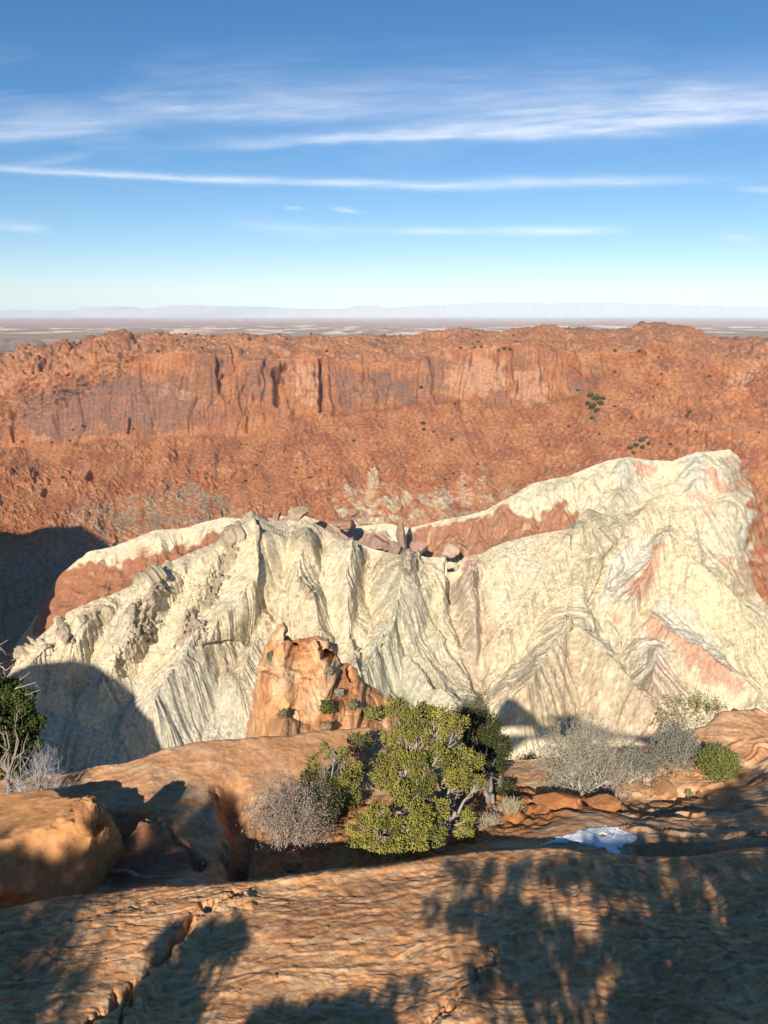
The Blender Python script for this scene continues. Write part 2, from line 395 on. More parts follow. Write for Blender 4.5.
X, Y = project(P); Nn = grid_normals(P); Xp = np.broadcast_to(xs, X.shape); Ep = Y-crest2[None, :]
wx, wy, wz = P[..., 0], P[..., 1], P[..., 2]
edge = sst(-1, 14, Ep)
h = fbm(X/50, Y/40, 4, 86)*6*edge+fbm(wx/7, wy/7, 3, 88)*.5
for pts, w_, a_ in [([(698, 452), (690, 480), (700, 520)], 22, 12), ([(627, 458), (615, 500)], 18, 10), ([(469, 515), (480, 545)], 14, 10), ([(500, 503), (505, 540)], 10, 8), ([(446, 520), (455, 550)], 10, 8), ([(660, 462), (650, 510)], 14, -10), ([(580, 478), (575, 520)], 12, -8)]:
    d, al, sd = seg_dist(X, Y, pts, 40); h += .6*a_*np.maximum(0, 1-d/w_)*edge
P2 = P+Nn*h[..., None]
LC, LF = fall_lines(P2, X, Y, (6.5, 2.6), seed=1)
P2 += Nn*((LC*1.3+LF*.5)*edge)[..., None]
wX = X+fbm(X/14, Y/14, 4, 90)*4; wY = Y+fbm(X/16, Y/12, 4, 92)*4
Cc = mix(np.broadcast_to(CREAM, P.shape), C(.47, .44, .33), sst(-.2, .6, fbm(X/30, Y/30, 3, 94))*sst(560, 640, X))
RED2 = C(.31, .13, .066)
for pv, c_, a_ in [([(40, 600), (55, 574), (78, 566), (110, 563), (130, 560), (150, 556), (162, 552), (185, 544), (203, 539), (222, 532), (240, 524), (245, 560), (120, 640), (30, 640)], RED2, 1),
                   ([(130, 552), (145, 548), (155, 550), (150, 558), (135, 560)], C(.42, .25, .14), .8),
                   ([(245, 522), (262, 517), (310, 517), (340, 526), (380, 536), (400, 545), (398, 560), (330, 560), (245, 540)], C(.33, .18, .12), .85),
                   ([(404, 534), (430, 527), (455, 520), (478, 519), (500, 507), (516, 510), (530, 520), (545, 512), (556, 504), (566, 500), (566, 512), (577, 514), (590, 520), (575, 560), (405, 570)], RED2, .95),
                   ([(632, 464), (655, 466), (656, 473), (634, 470)], PINK, .8), ([(700, 470), (716, 474), (740, 488), (730, 492), (706, 480)], PINK, .8),
                   ([(735, 452), (746, 470), (752, 505), (745, 500), (728, 478), (715, 460)], BRNG, .8),
                   ([(545, 483), (570, 478), (560, 492), (530, 498)], C(.38, .34, .22), .6), ([(605, 512), (615, 490), (625, 478), (632, 482), (618, 512)], BRNG, .5)]:
    Cc = mix(Cc, c_, poly(wX, wY, pv, 2.2)*a_)
rr_ = poly(X+fbm(X/10, Y/10, 4, 93)*7, Y, [(742, 450), (744, 480), (749, 510), (754, 545), (752, 575), (748, 600), (760, 620), (780, 700), (1000, 800), (1000, 400)], 4)
Cc = mix(Cc, mix(np.broadcast_to(ORANGE2, P.shape), BRICK, sst(-.2, .5, fbm(X/8, Y/8, 4, 95))), rr_*.95)
Cc = mix(Cc, C(.50, .33, .18), poly(wX, wY, [(404, 534), (500, 507), (590, 520), (575, 560), (405, 570)], 3)*sst(.35, .8, fbm((X+Y*.6)/5, (Y-X*.5)/30, 3, 97))*.6)
Cc = mix(Cc, BRNG, sst(.45, .8, fbm(X/6, Y/5, 3, 98))*.35)
Cc = Cc*(1+.10*fbm(X/2.2, Y/2.2, 2, 99)[..., None])
struct(mesh_np('rear_ridge_terrain', P2, grid_faces(*P2.shape[:2]), dome_mat, Cc), 'pale rear ridge of badlands rising to a summit on the right, with rust-brown slopes')
REAR = (X, Y, P2)

# --- front pale ridge
xs = np.arange(-60, 900, .7/QUAL)
crest = curve(xs, [(-60, 735), (0, 690), (12, 668), (20, 656), (35, 640), (50, 627), (57, 622), (62, 624), (66, 613), (80, 606), (99, 599), (115, 593), (130, 586), (146, 576), (158, 570), (167, 560), (172, 561), (185, 555), (199, 549), (210, 545), (222, 539), (235, 528), (246, 525), (256, 524), (275, 521), (290, 520), (300, 521), (308, 520), (315, 523), (330, 532), (347, 539), (372, 548), (399, 555), (412, 554), (425, 557), (446, 557), (455, 562), (465, 556), (481, 554), (495, 546), (509, 541), (525, 537), (538, 534), (556, 531), (573, 528), (579, 514), (587, 508), (596, 511), (606, 515), (627, 509), (642, 501), (665, 494), (690, 491), (712, 497), (725, 510), (735, 530), (745, 560), (756, 590), (768, 606), (800, 635), (900, 700)], 1)
d1 = curve(xs, [(-60, 620), (0, 640), (60, 680), (150, 730), (256, 800), (350, 800), (450, 790), (575, 830), (650, 870), (720, 860), (768, 800), (900, 760)], 14)
dep = np.maximum(crest+6, 790)
def wide(a, k):
    w_ = np.hanning(2*k+1); w_ /= w_.sum(); return np.convolve(np.pad(a, k, mode='edge'), w_, 'valid')
crs = np.maximum(wide(crest, 60), wide(crest, 25))
P = loft(xs, [(crest+40, d1+90), (crest, d1), (np.maximum(crs+16, crest+12), d1-25), (crs*.55+dep*.45, (d1*.55+580*.45)), (dep, d1*0+565)], [26, 50, 170, 190])
X, Y = project(P); Nn = grid_normals(P); Ep = Y-crest[None, :]
wx, wy, wz = P[..., 0], P[..., 1], P[..., 2]
edge = sst(-2, 16, Ep)
SPURS = [([(256, 526), (259, 552), (254, 583), (235, 615), (212, 646), (186, 682), (160, 730)], 34, 26),
         ([(312, 524), (301, 555), (298, 585), (312, 615), (322, 660)], 22, 16),
         ([(347, 541), (344, 570), (342, 605), (350, 640), (352, 690)], 22, 19),
         ([(412, 556), (404, 580), (398, 615), (394, 632), (372, 668), (340, 730)], 26, 20),
         ([(394, 632), (412, 660), (440, 700), (470, 750)], 18, 9),
         ([(470, 556), (468, 600), (474, 650)], 10, 9),
         ([(509, 541), (505, 590), (500, 640)], 12, 4),
         ([(587, 510), (560, 560), (530, 600), (505, 640)], 22, 8),
         ([(566, 640), (545, 680), (520, 720)], 34, 26), ([(566, 640), (600, 680), (640, 720)], 26, 20), ([(566, 640), (572, 610), (590, 570), (640, 510)], 22, 8),
         ([(668, 545), (645, 575), (622, 610)], 16, 12), ([(680, 560), (720, 590), (752, 640)], 24, 7),
         ([(650, 630), (690, 655), (740, 700)], 18, 12), ([(655, 660), (650, 700), (660, 750)], 26, 15),
         ([(167, 561), (150, 600), (120, 650), (100, 700)], 24, 12), ([(99, 600), (80, 640), (60, 690)], 20, 9), ([(222, 540), (205, 580), (180, 630), (150, 690)], 18, 8),
         ([(285, 600), (260, 640), (235, 690)], 22, 12)]
GULS = [([(285, 560), (275, 600), (250, 640)], 10, 10), ([(325, 545), (330, 590), (332, 630)], 9, 9), ([(370, 560), (365, 590), (356, 620), (345, 660)], 10, 12),
        ([(454, 556), (455, 575), (455, 592), (462, 625), (475, 665), (486, 695)], 7, 20), ([(454, 556), (454.5, 575), (455.5, 592)], 3.0, 24),
        ([(480, 578), (481, 610), (484, 640), (482, 670), (486, 692)], 4, 9),
        ([(419, 572), (422, 590)], 2.6, 9), ([(422, 598), (440, 625), (462, 662), (476, 676)], 3.0, 7), ([(397, 636), (408, 655), (424, 672), (438, 692)], 3.6, 13),
        ([(603, 563), (601, 580), (592, 598), (588, 606)], 2.8, 12), ([(628, 566), (617, 580), (612, 588)], 2.0, 7),
        ([(640, 500), (620, 540), (603, 563)], 6, 7), ([(600, 610), (620, 650), (632, 690)], 9, 8), 
        ([(672, 605), (690, 622), (712, 640)], 3, 6), ([(705, 565), (722, 585), (748, 600)], 5, 9), ([(272, 612), (278, 640)], 3, 8), ([(264, 605), (277, 622)], 2.6, 10)]
h = fbm(X/60, Y/50, 2, 101)*2.5*edge
tent = np.zeros_like(X)
Xs = X+fbm(X/30, Y/30, 3, 103)*2.5; Ys = Y+fbm(X/30, Y/30, 3, 106)*2
for pts, w_, a_ in SPURS:
    d, al, sd = seg_dist(Xs, Ys, pts, w_*2+10)
    tent = np.maximum(tent, a_*1.7*(1-d/(w_*1.15)))
h += tent*sst(-2, 26, Ep)
for pts, w_, a_ in GULS:
    d, al, sd = seg_dist(X+fbm(X/12, Y/12, 3, 104)*1.6, Y, pts, 30)
    h -= .8*a_*np.exp(-(d/w_)**2)*sst(-3, 4, Ep)
smooth_r = sst(485, 500, X)*(1-sst(560, 590, X))*(1-sst(600, 640, Y))
# secondary ribs between the named spurs
rb2 = ridged((X+fbm(X/60, Y/60, 2, 105)*10)/24, Y/60, 1, 107)
h += edge*rb2*2.0*(1-.8*smooth_r)
PB = P+Nn*(h-edge*rb2*2.0*(1-.8*smooth_r))[..., None]
L0, L1, L2, L3 = fall_lines(PB, X, Y, (12.0, 6.0, 3.2, 1.6), steps=int(70*QUAL), seed=0, smooth=16)
fm = .35+.9*sst(-.5, .5, fbm(X/48, Y/40, 3, 150)); fm2 = .3+1.0*sst(-.5, .5, fbm(X/26, Y/30, 3, 153))
h += edge*(-np.abs(L0)*2.0*(1-.5*smooth_r)-np.abs(L1)*1.25*fm*(1-.55*smooth_r)-np.abs(L2)*.62*fm2*(1-.4*smooth_r)+L3*.42)
bk1, bk2, bki = wor(X/7+fbm(X/9, Y/9, 2, 154)*.5, Y/8); h += edge*sst(.1, .7, fbm(X/38, Y/34, 3, 156)-.25*smooth_r)*((bki-.5)*2.2-1.2*np.exp(-(bk2/.08)**2))
h += fbm(X/5, Y/5, 5, 109, gain=.62)*.42*(.5+sst(-.3, .5, fbm(X/40, Y/40, 2, 110)))
# crags: rough dark ribs standing proud
CRAGS = [([(160, 580), (152, 600), (146, 640)], 6, 12), ([(134, 612), (141, 640), (132, 655)], 8, 9), ([(190, 622), (193, 645), (185, 660)], 7, 9),
         ([(236, 535), (222, 575), (205, 610)], 6, 7), ([(116, 665), (124, 682)], 3, 6), ([(60, 625), (66, 640)], 5, 8), ([(28, 640), (20, 655)], 6, 9),
         ([(412, 560), (408, 580)], 7, 8), ([(478, 566), (470, 590)], 4, 5), ([(45, 645), (50, 648)], 3, 5), ([(300, 590), (306, 600), (310, 608)], 3, 6), ([(352, 520), (358, 530)], 4, 4)]
crg = np.zeros_like(X)
for pts, w_, a_ in CRAGS:
    d, al, sd = seg_dist(X+fbm(X/6, Y/8, 3, 111)*4, Y+fbm(X/7, Y/6, 3, 112)*3, pts, 24)
    m = sst(w_*1.25, w_*.55, d); c1, c2, ci = wor(X/5, Y/8); crg = np.maximum(crg, m)
    h += m*(a_*.45+ci*a_*.6+fbm(X/3, Y/4, 2, 113)*1.0)
P2 = P+Nn*h[..., None]
FRONT = (X, Y, P2)
wX = X+fbm(X/14, Y/14, 4, 114)*4; wY = Y+fbm(X/16, Y/12, 4, 115)*4
tone = fbm(X/36, Y/50, 4, 116)
Cc = mix(np.broadcast_to(CREAM2, P.shape), CREAM*.97, sst(-.4, .4, tone))
LG = C(.46, .41, .31)
def pc(pts, c_, a_, soft=3, brk=None):
    global Cc
    m = poly(wX+L1*.5, wY+L2*1.1, pts, soft)*a_
    if brk is not None: m = m*sst(-.75+brk, .25+brk, fbm(X/7, Y/7, 4, int(pts[0][0]) % 40))
    Cc = mix(Cc, c_, m)
pc([(115, 615), (128, 604), (140, 612), (140, 640), (128, 660), (112, 650)], LG, .85)
pc([(10, 690), (30, 660), (90, 660), (150, 690), (165, 760), (0, 790)], C(.44, .42, .31), .6, 8)
pc([(160, 690), (200, 670), (235, 690), (250, 745), (150, 770)], LG, .8, 6)
pc([(200, 660), (225, 640), (240, 628), (262, 632), (262, 660), (240, 700), (215, 680), (190, 690)], BRNG*1.2, .75, 4, -.1)
pc([(170, 625), (185, 620), (193, 640), (185, 665), (175, 645)], BRNG*1.2, .7, 3)
pc([(225, 545), (236, 535), (234, 560), (215, 610), (202, 620), (196, 590)], C(.42, .35, .22), .6, 4)
pc([(290, 580), (312, 600), (325, 640), (300, 660), (284, 620)], C(.46, .36, .24), .6, 5)
pc([(398, 560), (422, 570), (450, 620), (480, 680), (495, 760), (330, 760), (350, 680), (392, 632), (378, 600)], C(.42, .385, .27), .8, 6, -.15)
pc([(380, 640), (398, 640), (430, 690), (440, 740), (350, 740), (345, 690)], C(.45, .42, .30), .8, 5)
pc([(380, 575), (400, 560), (418, 575), (412, 590), (385, 600), (360, 620)], LG*.9, .5, 4, -.1)
pc([(400, 610), (430, 620), (455, 660), (470, 690), (450, 690), (420, 640)], BRNG*1.25, .55, 4, 0)
pc([(455, 560), (480, 560), (482, 600), (484, 690), (466, 660), (456, 600)], C(.45, .34, .25), .75, 4)
pc([(456, 556), (478, 556), (470, 572), (458, 580)], PINK, .45, 3)
pc([(483, 590), (492, 610), (500, 650), (492, 660), (484, 640)], PINK, .4, 3)
BR = BRNG*1.3
for pts in ([(500, 645), (520, 615), (545, 588), (570, 560), (600, 535)], [(505, 645), (530, 618), (560, 590), (580, 575)], [(498, 692), (520, 665), (560, 643)], [(503, 705), (530, 690), (555, 668)], [(470, 645), (485, 640)]):
    d, al, sd = seg_dist(wX, wY, pts, 12); Cc = mix(Cc, BR, sst(4.2, 1.2, d)*.7*sst(-.5, .3, fbm(X/5, Y/5, 3, 120)))
pc([(575, 530), (585, 510), (610, 516), (645, 502), (640, 520), (610, 560), (585, 590), (560, 590), (575, 560)], C(.40, .34, .21), .8, 4, -.25)
pc([(566, 640), (588, 665), (610, 690), (640, 700), (640, 735), (500, 740), (530, 705), (550, 670)], C(.42, .31, .19), .85, 5, -.2)
pc([(600, 610), (630, 600), (640, 680), (630, 720), (600, 690), (575, 640), (580, 600)], C(.45, .40, .28), .7, 6, -.1)
pc([(600, 600), (605, 565), (640, 535), (664, 545), (655, 560), (620, 605)], C(.52, .485, .40), .8, 2.5)
pc([(621, 596), (628, 586), (640, 576), (648, 558), (656, 548), (664, 552), (662, 566), (650, 586), (634, 603), (624, 604)], PINK, .85, 2.4)
d, al, sd = seg_dist(X, Y, [(634, 571), (641, 590)], 8); Cc = mix(Cc, CREAM, sst(1.6, .6, d)*.7)
pc([(640, 700), (650, 660), (665, 660), (680, 690), (690, 750), (640, 755), (628, 720)], C(.52, .35, .25), .7, 10)
pc([(636, 640), (660, 642), (660, 670), (640, 690)], C(.52, .45, .38), .7, 6)
pc([(640, 632), (655, 628), (668, 636), (685, 648), (705, 664), (725, 682), (736, 692), (730, 698), (700, 686), (690, 672), (672, 656), (655, 646)], PINK, .8, 3.5)
pc([(608, 613), (618, 616), (616, 622)], PINK, .7, 1.5)
pc([(650, 604), (672, 600), (700, 625), (722, 650), (722, 668), (690, 650), (660, 628)], C(.49, .46, .36), .8, 3)
pc([(684, 566), (700, 572), (745, 606), (760, 660), (775, 720), (730, 680), (720, 640), (700, 610)], C(.58, .485, .295), .9, 4)
pc([(695, 560), (712, 566), (740, 590), (750, 603), (735, 600), (710, 585)], C(.27, .22, .14), .8, 3, -.2)
pc([(700, 500), (740, 520), (757, 580), (750, 600), (720, 560), (690, 540)], C(.44, .39, .28), .7, 5, -.1)
pc([(700, 545), (760, 560), (768, 610), (750, 600)], C(.42, .22, .13), .6, 4, 0)
pc([(705, 510), (712, 508), (710, 520), (704, 518)], PINK, .6, 2)
pc([(680, 490), (730, 500), (726, 506), (690, 498)], PINK, .5, 2)
# bedding traces, thin darker seams
seam = sst(.80, .97, 1-np.abs(fbm((X+Y*.9)/16, (Y-X*.9)/70, 3, 130)))*sst(585, 620, X)*sst(-.2, .3, fbm(X/40, Y/40, 2, 131))
Cc = mix(Cc, BRNG, seam*.45)
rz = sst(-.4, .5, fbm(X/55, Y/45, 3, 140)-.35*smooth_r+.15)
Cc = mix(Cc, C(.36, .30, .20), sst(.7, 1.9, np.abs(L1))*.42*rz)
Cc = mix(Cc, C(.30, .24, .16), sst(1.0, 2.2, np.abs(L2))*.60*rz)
Cc = mix(Cc, C(.26, .20, .145), crg*.75)
Cc = mix(Cc, BRNG, sst(.5, .85, fbm(X/5, Y/4, 3, 132))*.4)
Cc = mix(Cc, C(.16, .13, .08), sst(.68, .8, n2(X/1.8, Y/1.8, 1))*sst(.0, .5, fbm(X/50, Y/50, 2, 133))*.6)
Cc = mix(Cc, C(.34, .27, .18), sst(.15, .75, fbm(X/9, Y/9, 5, 160, gain=.65)-.3*smooth_r-.1)*.42)
Cc = Cc*(1+.13*fbm(X/2.2, Y/2.2, 2, 134)[..., None]+.06*tone[..., None]+.035*L3[..., None])
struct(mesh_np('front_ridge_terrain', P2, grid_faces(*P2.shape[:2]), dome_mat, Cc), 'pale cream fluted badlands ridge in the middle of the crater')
# flank of red rubble to the right of the summit
# ================================================================= NEAR GROUND
near_mat = rock_mat('near_sandstone', 34, .24, .45, .008, rough=.85)
soil_mat = rock_mat('orange_soil', 60, .25, .6, .008)
SLAB_S, SLAB_C = .14, 2.158
xs = np.concatenate([np.arange(-900, -150, 5.), np.arange(-150, 920, .8/QUAL), np.arange(920, 1700, 5.)])
Ye = curve(xs, [(-150, 955), (0, 914), (60, 900), (115, 894), (150, 886), (190, 889), (260, 884), (330, 877), (384, 869), (440, 858), (500, 850), (545, 848), (590, 858), (640, 862), (700, 858), (768, 852), (920, 840)], 8)
rows = []
for t in np.linspace(0, 1, int(330*QUAL)):
    y = Ye*(1-t)+1130*t
    b = -ray(xs, y)[1]; rows.append(W(xs, y, SLAB_C/(b-SLAB_S)))
e0 = rows[0]
back = [e0+np.array([0, dy, dz]) for dy, dz in ((.55, -1.5), (.32, -1.1), (.22, -.6), (.16, -.3), (.11, -.13), (.05, -.03))]
P = np.stack(back+rows, 0)
# carry the slab on under and behind the viewpoint
last = P[-1]; ext = [np.stack([last[:, 0]*(1+k*.25), last[:, 1]-k*1.6, last[:, 2]+k*1.6*(.14 if k < 3 else .02)], -1) for k in (.25, .5, .75, 1, 2, 4, 8)]
P = np.concatenate([P, np.stack(ext, 0)], 0)
X, Y = project(P); Nn = grid_normals(P)
wx, wy, wz = P[..., 0], P[..., 1], P[..., 2]
X = np.where(wy < 1.4, 384+wx*300, X); Y = np.where(wy < 1.4, 1100-wy*30, Y)
q = wy-.16*wx+fbm(wx*1.1, wy*2.2, 3, 3)*.10
def lamina(q, wx, f, s):
    """thin flaking laminae: ramps that end in small steps facing the viewer"""
    c = q*f+fbm(wx*f*.10, q*f*.5, 4, s)*1.3
    k = np.floor(c); fr = c-k
    amp = .12+.88*sst(-.05, .45, fbm(wx*f*.34+k*1.7, k*2.3+q*f*.3, 2, s+1))
    return sst(0, .22, fr)*(1-fr)*amp
h = fbm(wx*.55, wy*.8, 3, 6)*.03+fbm(wx*1.7, q*3, 3, 8)*.009
pat = sst(-.35, .45, fbm(wx*1.1, wy*1.6, 3, 77))
h += lamina(q, wx, 6, 1)*.007+(lamina(q, wx, 15, 5)*.0075+lamina(q, wx, 36, 9)*.0042)*(.12+.88*pat)
h += fbm(wx*22, wy*30, 4, 12)*.0022
a1, a2, ai = wor(wx*5+fbm(wx*4, wy*4, 2, 4)*.3, q*11); h -= .006*np.exp(-(a2/.06)**2)*sst(.0, .5, fbm(wx*1.3, wy*1.3, 2, 30))
for pts, w_, dep in [([(85, 1030), (120, 995), (150, 970), (175, 945), (200, 915), (235, 900)], 4.0, .05), ([(118, 1030), (128, 1000), (140, 985)], 3, .04), ([(420, 1030), (470, 985), (500, 950)], 3.0, .02), ([(624, 945), (640, 940), (668, 944)], 2.4, .022),
                     ([(700, 930), (740, 960)], 2, .012), ([(590, 900), (680, 906)], 1.6, .006), ([(0, 935), (70, 925), (140, 905)], 3, .012)]:
    d, al, sd = seg_dist(X+fbm(X/14, Y/14, 3, 9)*5, Y+fbm(X/14, Y/14, 3, 10)*3, pts, 30)
    h -= dep*np.exp(-(d/w_)**2)
    h += dep*.35*sst(26, 5, d)*(sd > 0)
P2 = P+Nn*h[..., None]
SLABG = (X, Y, P2, xs)
tn = fbm(wx*1.2, q*3, 4, 20); t2 = fbm(wx*6, q*22, 4, 22)
Cc = mix(np.broadcast_to(C(.61, .295, .125), P.shape), C(.64, .375, .19), sst(-.2, .7, t2))
Cc = mix(Cc, C(.40, .175, .08), sst(.0, .8, tn)*.6)
Cc = mix(Cc, C(.24, .13, .08), sst(.35, .75, fbm(wx*16, q*34, 3, 25))*.55)
Cc = mix(Cc, C(.62, .41, .24), sst(.5, .85, fbm(wx*9, q*40, 3, 26))*.6)
struct(mesh_np('slickrock_ground', P2, grid_faces(*P2.shape[:2])[:, ::-1], near_mat, Cc), 'flaking tan sandstone ledge in the foreground, striped by long shadows')

# --- the ground beyond the slab's edge: trench, sandy bench, rounded ledge, drop
ed = SLAB_C/(-ray(xs, Ye)[1]-SLAB_S)
gap = curve(xs, [(-150, .75), (0, .75), (120, .62), (230, .55), (300, .40), (384, .33), (480, .25), (540, .14), (600, .08), (920, .08)], 10)
Cy = curve(xs, [(-150, 885), (0, 880), (110, 884), (150, 872), (215, 868), (240, 862), (330, 850), (384, 848), (450, 842), (500, 833), (560, 824), (620, 822), (700, 820), (768, 812), (920, 800)], 8)
Cd = curve(xs, [(-150, 4.0), (110, 4.0), (160, 4.0), (240, 4.15), (384, 4.08), (500, 4.1), (560, 4.05), (640, 4.1), (768, 4.2), (920, 4.3)], 8)
Dy = curve(xs, [(-150, 810), (0, 806), (100, 800), (150, 806), (240, 816), (300, 802), (384, 796), (450, 796), (500, 788), (560, 790), (640, 796), (700, 786), (768, 770), (920, 750)], 8)
Dd = curve(xs, [(-150, 4.9), (100, 4.8), (150, 4.6), (240, 4.7), (384, 4.9), (500, 5.0), (640, 4.85), (768, 4.95), (920, 5.0)], 8)
Ey = curve(xs, [(-150, 776), (0, 770), (40, 769), (70, 765), (100, 758), (130, 754), (170, 748), (230, 742), (290, 738), (330, 730), (372, 721), (392, 727), (420, 744), (500, 754), (560, 753), (600, 744), (640, 745), (660, 742), (690, 735), (705, 728), (722, 712), (745, 708), (768, 712), (920, 695)], 5)
Ed = curve(xs, [(-150, 5.3), (150, 5.3), (250, 5.5), (384, 5.85), (450, 5.7), (560, 5.4), (660, 5.5), (768, 5.85), (920, 6.0)], 12)
P = loft(xs, [(Ey+260, Ed+5), (Ey+70, Ed+1.0), (Ey, Ed), (Dy, Dd), (Cy, Cd), (Ye+3, ed+gap), (Ye+60, ed+gap-.1)], [8, 22, 80, 90, 60, 30], sm=5)
X, Y = project(P); Nn = grid_normals(P)
wx, wy, wz = P[..., 0], P[..., 1], P[..., 2]
bench = sst(-6, 10, Y-Dy[None, :]-4)
sandy = poly(X, Y, [(236, 895), (232, 845), (270, 800), (330, 790), (400, 800), (500, 780), (560, 800), (640, 798), (622, 812), (560, 822), (520, 840), (440, 862), (330, 885)], 8)
ledge = (1-bench)*(1-sandy)
q = wy*.9+wx*.10+wz*.8
h = fbm(wx*.8, wy*.8, 3, 31)*.045*(1-.5*sandy)+fbm(wx*4, wy*4, 3, 36)*.006
rgt = .25+.75*sst(600, 680, X)
h += (1-sandy)*(lamina(q, wx, 6, 2)*.011*rgt+lamina(q, wx, 17, 6)*.005*rgt+fbm(wx*18, wy*18, 4, 33)*.0025)
h += sandy*(fbm(wx*8, wy*8, 5, 35)*.022)
# right hand terraces and hollow below the snow
rt = sst(600, 640, X)*(1-sst(850, 870, Y))
h += rt*(lamina(wy*.8+fbm(wx*2, wy*2, 3, 40)*.15-wx*.05, wx, 5.5, 7)*.035)
for pts, w_, dep in [([(622, 856), (640, 850), (680, 846), (740, 856), (790, 850)], 6, .14), ([(655, 806), (690, 801), (735, 800)], 2.6, .05), ([(590, 795), (640, 806), (670, 812)], 2.6, .04), ([(676, 790), (686, 784), (704, 788)], 2.4, .05),
                     ([(232, 800), (242, 830), (236, 870)], 12, .20), ([(118, 812), (160, 820), (185, 850), (200, 872)], 4, .05), ([(640, 772), (660, 780), (672, 792)], 4, .05)]:
    d, al, sd = seg_dist(X+fbm(X/14, Y/14, 3, 41)*4, Y, pts, 40); h -= dep*np.exp(-(d/w_)**2)
P2 = P+Nn*h[..., None]
BENCH = (X, Y, P2, xs)
Cc = mix(np.broadcast_to(C(.55, .28, .13), P.shape), C(.58, .36, .20), sst(-.2, .6, fbm(wx*3, q*12, 4, 43))*(1-sandy))
Cc = mix(Cc, C(.40, .18, .075), sandy*.9)
Cc = mix(Cc, C(.44, .17, .055), poly(X, Y, [(498, 792), (560, 800), (625, 800), (620, 812), (560, 822), (520, 838), (500, 830)], 4)*.8)
Cc = mix(Cc, C(.50, .235, .11), poly(X, Y, [(255, 735), (388, 720), (400, 760), (300, 800), (240, 790), (200, 780), (250, 760)], 14)*.6)
Cc = mix(Cc, C(.24, .10, .055), poly(X, Y, [(112, 812), (150, 818), (180, 850), (215, 868), (160, 886), (110, 890)], 5)*.85)  # shade put into the rock colour where the boulder's shadow lies
Cc = mix(Cc, C(.30, .15, .09), sst(.3, .7, fbm(wx*7, q*26, 4, 45))*.40*(1-sandy))
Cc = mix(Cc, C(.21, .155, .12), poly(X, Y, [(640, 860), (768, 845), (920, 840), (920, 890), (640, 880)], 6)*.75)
Cc = mix(Cc, C(.16, .12, .07), sandy*sst(.35, .6, fbm(wx*30, wy*30, 3, 47))*.6)
struct(mesh_np('bench_ground', P2, grid_faces(*P2.shape[:2]), near_mat, Cc), 'rounded sandstone ledge and sandy bench with shrubs at the crater rim')

# --- orange outcrop below the rim
xs_o = np.arange(236, 460, .6/QUAL)
cr = curve(xs_o, [(236, 770), (245, 738), (250, 715), (254, 690), (258, 668), (263, 650), (268, 640), (273, 631), (278, 624), (283, 621), (287, 625), (292, 633), (297, 637), (304, 637), (318, 635), (328, 638), (334, 646), (337, 655), (342, 660), (349, 664), (356, 668), (362, 679), (372, 686), (384, 692), (398, 699), (408, 706), (420, 720), (440, 745), (460, 775)], 1)
dd = np.full_like(xs_o, 125.)
crw = np.maximum(wide(cr, 40), cr+4)
P = loft(xs_o, [(cr+45, dd+14), (cr+.5, dd+1.0), (np.maximum(wide(cr, 6)+5, cr+3), dd-1.5), (crw*.5+800*.5, 108+0*dd), (800+0*cr, 84+0*dd)], [16, 22, 130, 90], sm=1)
X, Y = project(P); Nn = grid_normals(P); wx, wy, wz = P[..., 0], P[..., 1], P[..., 2]
Ep = Y-cr[None, :]
o1, o2, oi = wor(wx/3.6+fbm(wx/4, wz/4, 2, 5)*.3, wz/3.0+wy/9)
h = sst(-2, 12, Ep)*((oi-.5)*.5-.25*np.exp(-(o2/.05)**2)+fbm(wx/6, wz/4, 3, 61)*.35)+fbm(wx/1.0, wz/1.0, 5, 63)*.16-np.abs(fbm(wx/3.4, wz/1.8, 3, 69))*.14
bs = (wz+fbm(wx/8, wy/8, 2, 64)*2)/2.4; h += (np.abs((bs % 1)-.5)-.25)*.35
for pts, w_, dep in [([(315, 648), (318, 656)], 3.4, -1.6), ([(289, 634), (296, 642)], 3.2, 2.2), ([(281, 655), (275, 668)], 2.5, 1.0), ([(349, 668), (352, 680)], 2.0, 2.5), ([(262, 668), (272, 672)], 2.5, 1.2)]:
    d, al, sd = seg_dist(X, Y, pts, 16); h -= dep*np.exp(-(d/w_)**6)
P2 = P+Nn*h[..., None]
d, al, sd = seg_dist(X, Y, [(324, 655), (331, 657)], 20); cave = sst(6.0, 4.6, d+fbm(X/5, Y/5, 2, 68)*.8)
P2[..., 1] += cave*11; P2[..., 2] -= cave*3.2
OUTC = (X, Y, P2, xs_o)
Cc = mix(np.broadcast_to(C(.60, .30, .135), P.shape), C(.66, .41, .22), sst(-.2, .6, fbm(wx/4, wz/3, 4, 65)))
Cc = mix(Cc, C(.42, .16, .065), sst(.1, .7, fbm(wx/6, wz/5, 3, 66))*.7)
Cc = mix(Cc, C(.52, .42, .26), poly(X, Y, [(262, 660), (284, 655), (284, 672), (268, 678)], 3)*.5)
Cc = Cc*(1+.14*fbm(wx/.9, wz/.9, 3, 67)[..., None])
struct(mesh_np('outcrop_hillside', P2, grid_faces(*P2.shape[:2]), rock_mat('orange_outcrop_rock', 1.6, .2, .5, .25), Cc), 'orange sandstone outcrop with a dark hollow, below the rim')

def hit(surf, x, y):
    """the 3D point of a surface seen at pixel x, y"""
    X_, Y_, P_, xs_ = surf
    PX, PY = _proj_cache(surf)
    j = int(np.clip(np.searchsorted(xs_, x), 1, len(xs_)-2)); js = slice(max(j-3, 0), j+4)
    d = (PX[:, js]-x)**2+(PY[:, js]-y)**2; i = np.unravel_index(np.argmin(d), d.shape)
    return P_[i[0], max(j-3, 0)+i[1]].copy()
_pc = {}
def _proj_cache(s):
    if id(s[2]) not in _pc: _pc[id(s[2])] = project(s[2])
    return _pc[id(s[2])]

